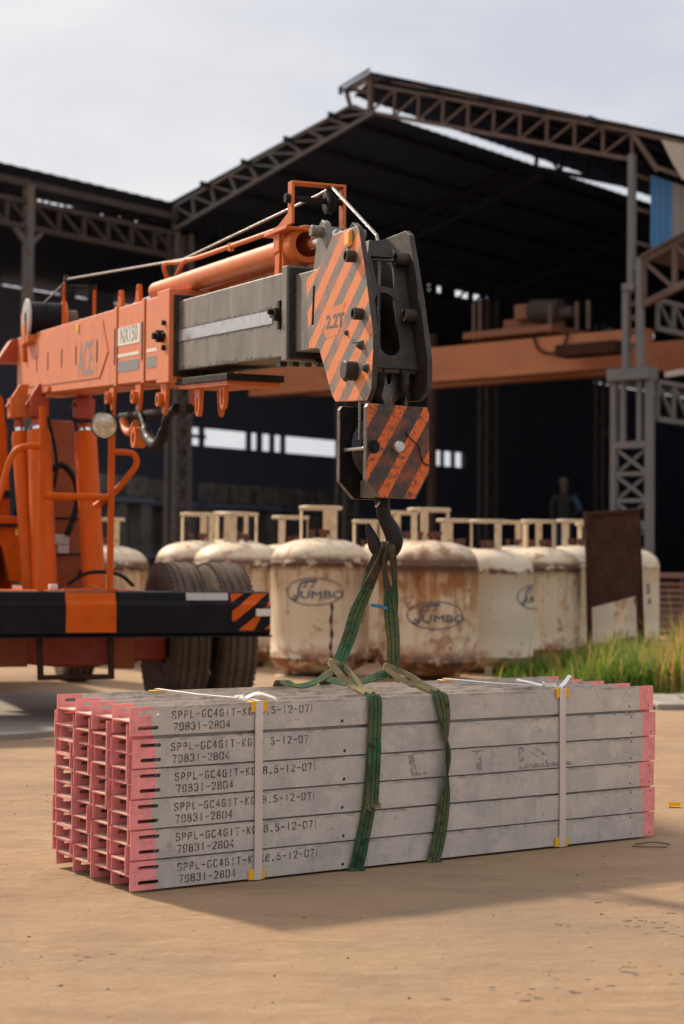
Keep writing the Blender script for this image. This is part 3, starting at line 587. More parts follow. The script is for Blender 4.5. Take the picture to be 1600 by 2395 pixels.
    if L_:
        q = [(f_(.8705, -.0155, .40), U, .049), (f_(.866, -.0145, .30), U, .050), (f_(.861, -.015, .225), U+Z*.05, .051), (f_(.8585, -.018, .200), U+Z*.08, .053)]
        ribbon_obj(q, 'doubled_end', 'sling_green', e, .004, 6, base)
        fy = MB(); rf = random.Random(2)
        for k in range(26):
            a = rf.uniform(-.027, .03); p0 = f_(.8585+a, -.018, .202+a*.1); l = rf.uniform(.006, .022)
            fy.sweep([p0-base, p0+U*rf.uniform(-.004, .010)+Z*-l*.6+BV*-.003-base, p0+U*rf.uniform(-.008, .018)+Z*-l+BV*-rf.uniform(.002, .012)-base], [.0013, .0011, .0006], 4)
        fy.build('fray', 'sling_worn', e)
    else:
        q = [(atd(889, 1395, 5.865), V((0, .2, 1)), .010), (atd(870, 1390, 5.86), V((.1, 0, 1)), .013), (atd(850, 1387, 5.86), V((.1, 0, 1)), .010)]
        ribbon_obj(q, 'tape', 'blue_tape', e, .0015, 5, base)
sling('left'); sling('right')
tf = MB()
for p in ((692, 0),): pass

# ------------------------------------------------------------------ mobile crane
CA = R(20.5); CO = V((.155, 5.9, 0)); S0 = 6.0
crane = empty('mobile_crane', CO+V((-sin(CA), cos(CA), 0))*S0, CA, 'orange pick and carry crane with a grey telescopic boom and striped boom head', 'crane')
def C(t, s, z): return V((t, s-S0, z))
def part(mb, name, m_, parent=crane, **k): return mb.build(name, m_, parent, **k)
zc = lambda s: 1.945+.0715*(s-.7)
def boombox(s1, s2, hw, hh, mb=None, dz=0, t0=0):
    mb = mb or MB(); vs = []
    for s in (s1, s2):
        for t, z in ((-hw, -hh), (hw, -hh), (hw, hh), (-hw, hh)): vs.append(C(t+t0, s, zc(s)+z+dz))
    return mb.faces(vs, [(0, 3, 2, 1), (4, 5, 6, 7), (0, 1, 5, 4), (1, 2, 6, 5), (2, 3, 7, 6), (3, 0, 4, 7)])
# outer section
outer = part(boombox(2.36, 6.55, .16, .205), 'boom', 'orange_faded', bevel=.006)
for s, wd in ((3.47, .055), (2.86, .05)):
    part(boombox(s-wd/2, s+wd/2, .168, .212), 'stiffening_band', 'orange_faded', outer, bevel=.004)
part(boombox(2.33, 2.56, .172, .222), 'end_collar', 'orange_faded', outer, bevel=.004)
part(boombox(2.318, 2.328, .150, .192), 'dark_gap_pad', 'grease', outer)
for s in (3.4405, 3.4995, 2.8335, 2.8865, 2.562): part(boombox(s-.004, s+.004, .1615, .2065), 'band_gap_strip', 'gap_shade_grime', outer)  # dark strips paint gap shade and dirt along the band edges
part(MB().prism([[C(-.160, s, zc(s)+z) for s, z in ((6.3, .165), (3.80, .165), (3.66, -.02), (3.86, -.155), (6.3, -.155))]], (-.006, 0, 0)), 'doubler_plate', 'orange_faded', outer, bevel=.002, smooth=False)
mb = MB()
for s, h in ((5.77, .045), (5.38, .045), (4.93, .045), (4.50, .045), (3.925, .05)):
    mb.prism([obround(C(-.1665, s, zc(s)-.005), (0, .0, 1), (0, 1, 0), h, .014)], (-.0012, 0, 0))
for s in (3.475, 2.865): mb.prism([obround(C(-.1685, s, zc(s)), (0, 0, 1), (0, 1, 0), .085, .014)], (-.0012, 0, 0))
part(mb, 'access_hole', 'black_steel', outer, smooth=False)
def side_text(txt, s, z, size, name, m_, t=-.1672, bold=.02, sx=1., parent=None):
    M = Matrix.Translation(C(t, s, z)) @ Matrix(((0, 0, -1, 0), (-1, 0, 0, 0), (0, 1, 0, 0), (0, 0, 0, 1))) @ Matrix.Rotation(-.07, 4, 'Z')
    return part(MB().text(txt, size, M, bold, sx), name, m_, parent or outer, smooth=False)
side_text('ACE', 4.235, 2.150, .285, 'lettering', 'letter_grey', bold=.012, sx=.74)
part(MB().prism([[C(-.1605, s, zc(s)+z) for s, z in ((3.43, .0), (3.43, -.002), (2.94, -.002), (2.94, .095), (3.43, .095))][1:]], (-.002, 0, 0)), 'name_plate', 'letter_white', outer, smooth=False)
side_text('NX150', 3.185, zc(3.185)+.047, .115, 'lettering', 'letter_grey', t=-.1632, bold=.012, sx=1.15)
for s1, s2 in ((3.43, 2.96), (2.80, 2.60)):
    tt = -.1605 if s1 > 3 else -.1605
    part(MB().prism([[C(tt, s, zc(s)+z) for s, z in ((s1, -.045), (s2, -.045), (s2, -.062), (s1, -.062))]], (-.0015, 0, 0)), 'paint_line', 'letter_white', outer, smooth=False)
    part(MB().prism([[C(tt, s, zc(s)+z) for s, z in ((s1, -.085), (s2, -.085), (s2, -.14), (s1, -.14))]], (-.0015, 0, 0)), 'paint_block', 'letter_grey', outer, smooth=False)
mb = MB(); zz = zc(2.44)
mb.cyl(C(-.172, 2.44, zz+.0), C(-.205, 2.44, zz), .03, 16).cyl(C(-.20, 2.44, zz+.0), C(-.225, 2.44, zz), .016, 6)
for k in range(3): mb.box(C(-.18, 2.40, zz+.06-.06*k), (.016, .022, .022), rx=R(20))
part(mb, 'adjuster_bolt', 'black_steel', outer)
part(MB().box(C(-.1705, 4.43, zc(4.43)+.152), (.012, .035, .05)), 'side_marker', 'yellow_label', outer, bevel=.003)
mb = MB()
for s in (3.46, 3.06):
    mb.prism([[C(-.15, s+a, zc(s)+b) for a, b in ((-.05, .20), (.05, .20), (.035, .26), (.02, .30), (-.02, .30), (-.035, .26))], circle(C(-.15, s, zc(s)+.275), (0, 1, 0), (0, 0, 1), .012, 10)], (.02, 0, 0))
part(mb, 'guide_lug', 'orange_paint', outer, bevel=.002)
# inner section
inner = part(boombox(.72, 2.36, .126, .165), 'telescopic_section', 'boom_grey', bevel=.007)
part(MB().prism([[C(-.1262, s, zc(s)+z) for s, z in ((2.32, .025), (.90, .025), (.90, -.028), (2.32, -.028))]], (-.003, 0, 0)), 'wear_strip', 'worn_steel', inner, smooth=False)
gz = random.Random(21)
for z0, sg, big in ((.027, 1, .022), (-.030, -1, .022), (-.163, 1, .030)):
    N = 90; mb = MB(); hs = [max(.002, big*gz.random()**2.2) for _ in range(N+1)]; hs = [(hs[max(0, i-1)]+2*hs[i]+hs[min(N, i+1)])/4 for i in range(N+1)]
    for i in range(N):
        a, b = 2.30-(2.30-.92)*i/N, 2.30-(2.30-.92)*(i+1)/N
        mb.faces([C(-.1268, a, zc(a)+z0), C(-.1268, b, zc(b)+z0), C(-.1268, b, zc(b)+z0+sg*hs[i+1]), C(-.1268, a, zc(a)+z0+sg*hs[i])], [(0, 1, 2, 3)])
    part(mb, 'grime_streak', 'grime', inner, smooth=False)
mb = MB(); boombox(.685, .745, .142, .182, mb); part(mb, 'end_flange', 'boom_grey', inner, bevel=.004)
mb = MB(); zz = zc(.80)
mb.cyl(C(-.126, .79, zz), C(-.16, .79, zz), .026, 16).cyl(C(-.155, .80, zz+.01), C(-.18, .80, zz+.01), .012, 6).box(C(-.14, .86, zz+.005), (.018, .03, .02), rx=R(15)).box(C(-.132, .80, zz), (.012, .03, .11))
part(mb, 'adjuster_bolt', 'black_steel', inner, bevel=.002)
part(boombox(.40, .69, .108, .148), 'nose_box', 'boom_grey', inner, bevel=.004)
part(boombox(.675, .684, .132, .172), 'dark_gap_pad', 'grease', inner)  # black plate paints the shade in the gap between flange and nose
mb = MB()
for k in range(7): mb.box(C(-.07+.02*k, .95-.09*k, zc(.95-.09*k)-.185), (.03, .05, .02), rx=R(8*k))
part(mb, 'under_roller', 'grease', inner, bevel=.002)
# boom head
head = part(MB().prism([[C(-.05, s, z) for s, z in ((.40, 2.06), (.30, 2.02), (.22, 1.90), (.18, 1.78), (.18, 1.72), (.30, 1.70), (.42, 1.80))]], (.10, 0, 0)), 'boom_head', 'grease', bevel=.003)
HP = [(.247, 2.168), (.011, 2.155), (-.010, 2.135), (-.084, 1.954), (-.149, 1.760), (-.150, 1.703), (-.136, 1.575), (-.093, 1.539), (.212, 1.562), (.251, 1.590), (.390, 1.772), (.500, 1.786), (.541, 2.050), (.388, 2.076)]
HQ = [(.33, 2.150), (.269, 2.172), (.084, 2.167), (.045, 2.145), (-.056, 1.898), (-.124, 1.690), (-.124, 1.585), (-.043, 1.552), (.25, 1.57), (.42, 1.772), (.52, 1.786), (.541, 2.05), (.42, 2.08)]
slot = obround(C(-.115, .455, 1.94), (0, -.10, 1), (0, 1, .1), .062, .011)
for pts, t0, th, m_ in ((HP, -.115, .020, 'head_stripes'), (HQ, .095, .020, 'head_dark')):
    o = part(MB().prism([[C(t0, s, z) for s, z in pts]]+([slot] if t0 < 0 else []), (th, 0, 0)), 'cheek_plate', m_, head, smooth=False, bevel=.0035)
    o.data.materials.append(MATS['head_dark'])
    for p in o.data.polygons:
        if p.normal.x > -.6: p.material_index = 1
part(MB().prism([[C(-.1152, s, z) for s, z in ((.31, 1.80), (.335, 1.825), (.285, 1.905), (.12, 1.905), (.145, 1.865), (.185, 1.80))]], (-.0006, 0, 0)), 'paint_patch', 'orange_faded', head, smooth=False)
side_text('2.2T', .222, 1.850, .066, 'lettering', 'letter_dark', t=-.1164, bold=.035, sx=1.5, parent=head)
fx = lambda z: (-.084+.125 if z < 1.954 else -.084+.125+(z-1.954)*.42)-(max(0, 1.954-z)*.30)   # the recessed front plate follows the cheeks' leading edge
f0, f1 = C(0, fx(1.66), 1.66), C(0, fx(2.06), 2.06); fd = (f1-f0).normalized()
ex = V((1, 0, 0)); Lp = (f1-f0).length
pl = lambda x, q: f0+ex*x+fd*q
part(MB().prism([[pl(-.094, 0), pl(.094, 0), pl(.094, Lp), pl(-.094, Lp)], obround(pl(.0, Lp*.40), fd, ex, .085, .036, 8), [pl(-.020, Lp*.76), pl(.044, Lp*.73), pl(.050, Lp*.985), pl(-.028, Lp*.985)]], (0, .016, 0)), 'front_plate', 'head_dark', head, smooth=False, bevel=.003)
part(MB().prism([[C(-.05, .10, 2.07), C(.06, .095, 2.07), C(.05, .12, 2.14), C(-.02, .125, 2.13)]], (0, .03, 0)).prism([[C(-.055, .07, 2.04), C(-.055, .18, 2.04), C(-.03, .18, 2.13), C(-.03, .11, 2.13)]], (.014, 0, 0)), 'rope_guard', 'head_dark', head, bevel=.002)
part(MB().box(C(0, .10, 1.665), (.186, .22, .03)).box(C(0, -.03, 1.675), (.186, .015, .06)), 'lower_housing', 'head_dark', head, bevel=.003)
for t in (-.045, .045):
    part(MB().lathe([(.02, -.02), (.085, -.02), (.095, -.016), (.083, 0), (.095, .016), (.085, .02), (.02, .02)], 32, C(t, .05, 1.635), 'X'), 'sheave', 'grease', head)
for s, z in ((.030, 2.051), (-.046, 1.841)):
    part(MB().pipe(C(-.118, s, z), C(-.150, s, z), .021, .015), 'pin_boss', 'head_dark', head)
    part(MB().pipe(C(-.094, s+.0, z), C(-.072, s, z), .021, .015), 'pin_boss', 'head_dark', head)
    part(MB().pipe(C(.095, s+.03, z+.01), C(.050, s+.03, z+.01), .023, .016), 'pin_boss', 'head_dark', head)
part(MB().box(C(-.121, .075, 2.120), (.012, .05, .056), rx=R(-4)).box(C(-.128, .075, 2.120), (.004, .04, .044), rx=R(-4)), 'side_reflector', 'amber_plastic', head, bevel=.003)
part(MB().lathe([(.0, -.045), (.030, -.045), (.034, -.040), (.034, 0)], 28, C(-.115, .015, 1.652), 'X'), 'axle_pin', 'head_dark', head)
for s, z, r in ((-.048, 1.735, .013), (.098, 1.795, .008), (-.098, 1.65, .012), (.105, 1.632, .006)):
    mb = MB(); mb.lathe([(.0, -.018 if r > .01 else -.010), (r*.8, -.018 if r > .01 else -.010), (r, -.014 if r > .01 else -.007), (r*1.3, -.004), (r*1.5, 0)], 12, C(-.115, s, z), 'X')
    if z == 1.735:
        for k in range(6): mb.sweep([C(-.125, s, z), C(-.150+.01*random.random(), s+random.uniform(-.02, .02), z+random.uniform(-.02, .02))], .0012, 5)
    part(mb, 'bolt', 'grease', head)
# extension cylinder, pulley frame and lugs on top of the boom
A0, A1 = C(-.035, 2.95, 2.378), C(-.035, 1.02, 2.243)
ecyl = part(MB().sweep(spline([tuple(A0+(A0-A1).normalized()*.045)]+[tuple(A0+(A0-A1).normalized()*.02), tuple(A0), tuple(A1)], 4), [.012, .024, .034, .041, .045, .048, .049, .05, .05, .05, .05, .05, .05], 24), 'extension_cylinder', 'orange_worn')
part(MB().cyl(C(.055, 2.6, 2.30), C(.055, .95, 2.20), .032, 18), 'return_pipe', 'orange_worn', ecyl)
part(MB().sweep(spline([tuple(C(-.06, 2.62, 2.40)), tuple(C(-.065, 2.45, 2.44)), tuple(C(-.06, 2.2, 2.418)), tuple(C(-.06, 1.05, 2.335))], 8), .0105, 10).sweep(spline([tuple(C(-.02, 2.95, 2.43)), tuple(C(-.09, 2.75, 2.47)), tuple(C(-.07, 2.55, 2.45)), tuple(C(-.06, 2.4, 2.435))], 6), .011, 8).box(C(-.06, 1.7, 2.378), (.02, .025, .035)), 'hydraulic_line', 'orange_worn', ecyl)
part(MB().cyl(C(-.035, 3.55, 2.385), C(-.035, 2.93, 2.355), .019, 16).cyl(C(.03, 3.6, 2.385), C(.03, 2.7, 2.315), .019, 16), 'cylinder_rod', 'chrome', ecyl)
part(MB().lathe([(.05, 0), (.072, 0), (.076, .01), (.076, .12), (.072, .14), (.055, .15), (.055, .16), (.03, .16)], 28, C(-.035, .75, 2.226), 'Y'), 'cylinder_gland', 'orange_worn', ecyl)
part(MB().cyl(C(-.035, .80, 2.228), C(-.035, .42, 2.20), .025, 18), 'rod', 'chrome', ecyl)
part(MB().box(C(-.110, .88, 2.20), (.014, .055, .19), rx=R(4)).box(C(-.112, .88, 2.26), (.02, .07, .10)).box(C(-.095, .835, 2.20), (.03, .014, .20)), 'strap_bracket', 'orange_worn', ecyl, bevel=.002)
mb = MB()
for t in (-.085, .035):
    mb.prism([[C(t, s, z) for s, z in ((.55, 2.07), (.40, 2.065), (.40, 2.20), (.42, 2.245), (.455, 2.262), (.49, 2.245), (.505, 2.20))]], (.024, 0, 0))
mb.cyl(C(-.11, .45, 2.215), C(.085, .45, 2.215), .022, 18).box(C(-.005, .43, 2.14), (.09, .02, .08))
part(mb, 'rod_clevis', 'boom_grey', inner, bevel=.003)
part(MB().lathe([(0, -.128), (.019, -.128), (.022, -.125), (.022, -.105)], 20, C(0, .455, 2.217), 'X'), 'pin_head', 'boom_grey', inner)
pf = part(MB().box(C(-.125, .69, 2.365), (.012, .05, .16)).box(C(.085, .69, 2.36), (.012, .05, .17)).box(C(-.02, .69, 2.445), (.222, .05, .010)).prism([[C(-.125, .72, 2.29), C(-.125, .72, 2.34), C(-.125, .92, 2.292), C(-.125, .92, 2.285)]], (.01, 0, 0)).box(C(-.09, .86, 2.287), (.09, .28, .012), rx=R(3)).box(C(-.10, .99, 2.30), (.05, .06, .018)), 'pulley_frame', 'orange_worn', bevel=.003)
part(MB().cyl(C(-.145, .69, 2.385), C(.10, .69, 2.385), .012, 14).cyl(C(-.15, .69, 2.385), C(-.125, .69, 2.385), .019, 6), 'pulley_axle', 'black_steel', pf)
part(MB().lathe([(.012, -.014), (.02, -.016), (.045, -.013), (.050, -.010), (.042, 0), (.050, .010), (.045, .013), (.02, .016), (.012, .014)], 28, C(.030, .69, 2.385), 'X'), 'pulley', 'black_steel', pf)
# hoist rope
rp = [C(-.10, 6.0, 2.72), C(-.03, 5.55, 2.815), C(-.03, 5.45, 2.822), C(-.03, 2.6, 2.476), C(.018, .78, 2.428), C(.028, .72, 2.4335), C(.03, .69, 2.4345), C(.03, .66, 2.4335), C(.026, .62, 2.415), C(.012, .145, 2.155), C(.012, .13, 2.13), C(.013, .115, 2.05), C(.016, .13, 1.90), C(.02, .13, 1.70)]
rope = part(MB().sweep(rp, .0062, 8), 'hoist_rope', 'wire_rope')
mb = MB(); Minv = Matrix.Rotation(-CA, 3, 'Z')
def cl_(p): q = Minv @ (p-(CO+V((-sin(CA), cos(CA), 0))*S0)); return q
for x, y, Y in ((.10, .0, 0), (-.10, .0, 0), (.095, .03, 0), (-.09, -.03, 0)):
    b_ = BLK+Matrix.Rotation(BLR, 3, 'Z') @ V((x, y, .20)); p = cl_(b_); mb.sweep([p, V((p.x, p.y, 1.66))], .0055, 8)
part(mb, 'rope_fall', 'wire_rope', rope)
# winch
wn = part(MB().lathe([(.02, -.13), (.118, -.13), (.122, -.11), (.122, .07), (.118, .09), (.02, .09)], 36, C(-.06, 5.95, 2.615), 'X'), 'winch_drum', 'bumper_black')
for x, r in ((-.205, .140), (.04, .142)):
    part(MB().lathe([(.055, -.008), (r-.006, -.010), (r, -.006), (r, .006), (r-.006, .010), (.055, .008)], 36, C(x, 5.95, 2.615), 'X', True), 'drum_flange', 'reflector_white' if x < 0 else 'orange_worn', wn)
part(MB().cyl(C(.04, 5.95, 2.62), C(.13, 5.95, 2.62), .075, 20).cyl(C(.13, 5.95, 2.60), C(.25, 5.95, 2.60), .042, 16).box(C(.16, 5.95, 2.51), (.16, .16, .07)), 'winch_motor', 'shed_brown', wn, bevel=.006)
part(MB().box(C(-.02, 5.95, 2.475), (.40, .26, .05)).box(C(-.215, 5.95, 2.52), (.02, .10, .14)).box(C(.06, 5.95, 2.52), (.02, .10, .14)), 'winch_base', 'orange_worn', wn, bevel=.004)
mb = MB()
for t in (-.045, .155): mb.cyl(C(t, 5.5, 2.47), C(t, 5.5, 2.80), .011, 12)
part(mb, 'rope_guide', 'orange_paint', wn)
part(MB().cyl(C(-.06, 5.5, 2.785), C(.17, 5.5, 2.785), .010, 12).cyl(C(-.045, 5.5, 2.83), C(-.01, 5.5, 2.83), .022, 14).cyl(C(-.045, 5.47, 2.74), C(-.01, 5.47, 2.74), .02, 14).box(C(.13, 5.5, 2.785), (.06, .03, .03)), 'guide_roller', 'black_steel', wn)
part(MB().prism([[C(-.34, 6.6, z_) if False else C(t, 6.55, z_) for t, z_ in ((-.30, 2.40), (-.20, 2.56), (-.02, 2.57), (-.10, 2.40))]], (0, .2, 0)), 'winch_cover', 'dark_red', wn, bevel=.004)
part(MB().sweep(spline([tuple(C(-.165, 6.30, 2.70)), tuple(C(-.17, 6.25, 2.60)), tuple(C(-.175, 6.2, 2.50)), tuple(C(-.175, 6.15, 2.36))], 5), .02, 8), 'boom_hinge_lug', 'orange_paint', outer)
# luff cylinders with rods and clevises
for t0, t1, s0, s1, r in ((-.175, -.165, 5.62, 5.35, .078), (.130, .155, 5.62, 5.35, .074), (-.275, -.215, 5.75, 5.55, .055)):
    top, bot = C(t0, s0, 1.845), C(t1, s1, .70); dv = (top-bot).normalized()
    lc = part(MB().sweep([bot, top-dv*.03, top], [r, r, r*.86], 26), 'lift_cylinder', 'orange_paint')
    part(MB().cyl(top, top+dv*.03, r*.55, 16), 'cylinder_rod', 'chrome', lc)
    part(MB().sweep([top+dv*.028, top+dv*.05, top+dv*.11], [r*.62, r*.66, r*.34], 16), 'rod_eye', 'dark_red', lc)
    part(MB().box(top+dv*.16, (.12, .14, .13)).prism([[C(t0-.09, s0, 2.01), C(t0+.03, s0, 2.01), C(t0+.06, s0, 2.16), C(t0+.0, s0, 2.16)]], (0, .06, 0)), 'boom_bracket', 'orange_worn' if t0 < -.2 else 'dark_red', lc, bevel=.004)
# mast behind the cylinders, tower plate, engine cover
part(MB().prism([[C(t, 6.35, z) for t, z in ((-.02, .70), (.40, .70), (.30, 1.30), (.27, 1.62), (.20, 1.98), (-.05, 1.98))]], (0, .25, 0)), 'mast', 'orange_shaded', bevel=.01)
mb = MB(); mb.box(C(.14, 6.345, 1.30), (.22, .01, .012)).box(C(.15, 6.345, 1.05), (.25, .01, .012))
part(mb, 'panel_seam', 'black_steel', smooth=False)
part(MB().sweep(spline([tuple(C(.02, 6.28, 1.62)), tuple(C(.10, 6.2, 1.66)), tuple(C(.19, 6.2, 1.55)), tuple(C(.20, 6.2, 1.38)), tuple(C(.14, 6.22, 1.18))], 8), .022, 10), 'hydraulic_hose', 'black_steel')
part(MB().box(C(.10, 6.25, 1.15), (.11, .07, .07)).box(C(.115, 6.25, 1.085), (.08, .06, .06)), 'valve_block', 'reflector_white', bevel=.006)
tower = part(MB().prism([[C(t, 6.45, z) for t, z in ((-.75, .80), (-.19, .80), (-.215, 1.30), (-.22, 1.55), (-.245, 1.85), (-.27, 2.12), (-.32, 2.19), (-.75, 2.10))], circle(C(-.47, 6.45, 1.66), (1, 0, 0), (0, 0, 1), .155, 28)], (0, .06, 0)), 'boom_tower', 'orange_paint', bevel=.006)
part(MB().box(C(-.47, 6.62, 1.6), (.5, .1, .7)), 'tower_inner', 'dark_red', tower)
part(MB().box(C(-.5, 6.41, 1.46), (.56, .02, .05)), 'tower_bar', 'black_steel', tower)
fn = part(MB().prism([[C(t, 5.95, z) for t, z in ((-.95, 1.235), (-.19, 1.235), (-.15, .86), (-.29, .86), (-.35, 1.10), (-.95, 1.10))]], (0, .45, 0)), 'mudguard', 'orange_paint', bevel=.008)
part(MB().box(C(-.55, 6.16, 1.27), (.78, .50, .055)), 'mudguard_top', 'orange_paint', fn, bevel=.012)
part(MB().box(C(-.55, 6.16, 1.236), (.74, .49, .02)), 'seal_strip', 'black_steel', fn)
part(MB().box(C(-.235, 5.944, 1.195), (.055, .006, .05)), 'warning_label', 'yellow_label', fn)
part(MB().box(C(-.65, 6.15, .98), (.5, .3, .24)), 'wheel_arch_liner', 'black_steel', fn)
for pts in ([(-.20, 6.38, 1.15), (-.24, 6.0, 1.45), (-.22, 5.9, 1.75), (-.12, 6.0, 1.98)], [(-.16, 6.38, 1.05), (-.10, 5.95, 1.25), (-.02, 5.8, 1.60), (-.06, 5.9, 1.95)], [(.0, 5.75, 1.97), (.06, 5.4, 1.90), (.10, 4.9, 1.89), (.06, 4.5, 1.92)],
            [(.24, 6.3, .9), (.30, 6.1, 1.1), (.26, 6.0, 1.4), (.20, 6.1, 1.62)], [(-.05, 5.2, .86), (.05, 5.05, .93), (.22, 5.0, .92), (.36, 5.2, .85)]):
    part(MB().sweep(spline([tuple(C(*q)) for q in pts], 8), .0125, 8), 'hydraulic_hose', 'black_steel')
for s in (5.85, 5.35): part(MB().box(C(-.168, s, zc(s)-.185), (.02, .09, .03)), 'clamp_plate', 'orange_worn', outer, bevel=.003)
# chassis
ch_ = part(MB().box(C(-.1, 7.2, .66), (.80, 4.6, .28)), 'chassis', 'dark_red', bevel=.01)
part(MB().box(C(-.1, 5.1, .81), (.95, .75, .02)), 'deck', 'orange_paint', ch_)
part(MB().box(C(.07, 5.4, .44), (1.1, .16, .16)).prism([[C(t, 5.3, z) for t, z in ((-.40, .54), (.36, .54), (.31, .36), (.15, .325), (-.10, .33), (-.30, .35))]], (0, .25, 0)), 'axle', 'dark_red', ch_, bevel=.02)
part(MB().box(C(-.40, 5.25, .44), (.2, .1, .20)), 'axle_bracket', 'orange_shaded', ch_, bevel=.008)
part(MB().box(C(.31, 5.25, .43), (.14, .1, .22)), 'axle_bracket', 'orange_shaded', ch_, bevel=.008)
part(MB().bar(C(.03, 5.0, .85), C(.13, 4.95, .80), .03, .03).box(C(.02, 4.9, .826), (.34, .05, .012)), 'tow_pin', 'orange_worn', ch_)
part(MB().box(C(-.215, 4.86, .84), (.05, .05, .035)), 'marker_lamp', 'letter_white', ch_, bevel=.006)
# bumper
prof = [(4.62, .555), (4.60, .565), (4.60, .74), (4.625, .765), (4.635, .815), (4.72, .822), (4.76, .80), (4.76, .55)]
bl, br = -1.29, 1.09
bump = part(MB().prism([[C(bl, s, z) for s, z in prof]], (br-bl, 0, 0)), 'bumper', 'bumper_black', smooth=False, bevel=.006)
part(MB().box(C(-.1, 4.66, .548), (br-bl+.01, .14, .012)), 'bumper_lip', 'bumper_black', bump)
prof2 = [(4.5985, .575), (4.5985, .741), (4.6235, .766), (4.633, .812)]
mb = MB()
for (s0, z0), (s1, z1) in zip(prof2, prof2[1:]): mb.faces([C(-.185, s0, z0), C(.118, s0, z0), C(.118, s1, z1), C(-.185, s1, z1)], [(0, 1, 2, 3)])
part(mb, 'paint_block', 'orange_paint', bump, smooth=False)
part(MB().faces([C(.555, 4.6213, .767), C(.82, 4.6213, .767), C(.82, 4.6313, .812), C(.555, 4.6313, .812)], [(0, 1, 2, 3)]), 'reflector_strip', 'reflector_white', bump, smooth=False)
for quad in ([(.835, .808), (.925, .808), (.84, .755)], [(.985, .808), (1.075, .808), (.86, .64), (.84, .64), (.84, .70)], [(1.085, .77), (1.085, .735), (1.02, .70), (.96, .645), (.90, .60), (.885, .582), (.98, .582)], [(1.085, .62), (1.085, .59), (1.05, .59)]):
    # chevrons, laid on the bumper's folded face
    def fold(t, z):
        if z <= .741: return C(t, 4.5978, z)
        if z <= .766: return C(t, 4.5978+(z-.741), z)
        return C(t, 4.6228+(z-.766)*.2, z)
    b2 = bmesh.new(); vv = [b2.verts.new((t, 0, z)) for t, z in quad]; b2.faces.new(vv)
    for zc_ in (.741, .766): bmesh.ops.bisect_plane(b2, geom=b2.verts[:]+b2.edges[:]+b2.faces[:], plane_co=(0, 0, zc_), plane_no=(0, 0, 1))
    b2.verts.index_update(); vs = [fold(v.co.x, v.co.z) for v in b2.verts]; fs = [tuple(v.index for v in f2.verts) for f2 in b2.faces]; b2.free()
    part(MB().faces(vs, fs), 'chevron', 'orange_paint', bump, smooth=False)
part(MB().box(C(1.04, 4.590, .692), (.10, .012, .045)), 'side_marker', 'letter_white', bump, bevel=.003)
# rails, handles, step
ra = .021
gr = MB(); gr.cyl(C(-.325, 4.68, .80), C(-.325, 4.68, 1.92), ra, 14).cyl(C(.095, 4.68, .80), C(.095, 4.68, 1.92), ra, 14).cyl(C(-.325, 4.68, 1.385), C(.095, 4.68, 1.385), ra, 14)
guard = part(gr, 'guard_rail', 'orange_paint')
part(MB().sweep(spline([tuple(C(-.325, 4.68, 1.675)), tuple(C(-.40, 4.68, 1.68)), tuple(C(-.475, 4.68, 1.655)), tuple(C(-.52, 4.68, 1.58)), tuple(C(-.56, 4.68, 1.43)), tuple(C(-.62, 4.68, 1.20)), tuple(C(-.63, 4.68, .82))], 6), ra*.9, 12), 'grab_handle', 'orange_paint', guard)
part(MB().sweep(spline([tuple(C(.095, 4.68, 1.66)), tuple(C(.19, 4.68, 1.66)), tuple(C(.235, 4.68, 1.645)), tuple(C(.25, 4.68, 1.60)), tuple(C(.225, 4.68, 1.55)), tuple(C(.12, 4.70, 1.42)), tuple(C(.01, 4.74, 1.33))], 6), ra*.9, 12), 'grab_handle', 'orange_paint', guard)
part(MB().cyl(C(-.312, 4.70, .29), C(-.325, 4.70, .56), ra*.95, 14).cyl(C(.115, 4.70, .29), C(.105, 4.70, .56), ra*.95, 14).cyl(C(-.312, 4.70, .305), C(.115, 4.70, .305), .016, 14), 'access_step', 'rust_board')
# wheels
def wheel(t, s, r=.50, wd=.245, inner_side=-1):
    q = wd/2; tp = [(.27, -q*.72), (.30, -q*.86), (.40, -q), (.46, -q*.98), (r-.018, -q*.90), (r-.004, -q*.80)]
    for g_ in (-.62, -.25, .25, .62):
        tp += [(r-.001*abs(g_), (g_-.085)*q), (r-.012, (g_-.06)*q), (r-.012, (g_+.06)*q), (r-.001*abs(g_), (g_+.085)*q)]
    tp += [(r-.004, q*.80), (r-.018, q*.90), (.46, q*.98), (.40, q), (.30, q*.86), (.27, q*.72)]
    mb = MB().lathe(tp, 72, (0, 0, 0), 'X')
    for k in range(72):       # shoulder notches of the tread
        a = 2*pi*k/72
        for sd_ in (-1, 1): mb.box((sd_*q*.84, (r-.007)*cos(a), (r-.007)*sin(a)), (.018, .016, .012), rx=a)
    wh = empty('wheel', C(t, s, r)); wh.parent = crane
    mb.build('tyre', 'rubber', wh, angle=40)
    MB().lathe([(.275, -q*.75), (.262, -q*.55), (.255, -.04), (.20, -.055), (.12, -.06), (.10, -.09), (.0, -.09)], 40, (0, 0, 0), 'X').build('rim', 'shed_brown', wh)
    mb = MB()
    for k in range(8): a = 2*pi*k/8; mb.cyl((-.062, .15*cos(a), .15*sin(a)), (-.085, .15*cos(a), .15*sin(a)), .014, 8)
    mb.build('wheel_nut', 'black_steel', wh)
for t in (.715, 1.03, -.915, -1.23): wheel(t, 5.5)
for t in (.75, -.95): wheel(t, 8.9)
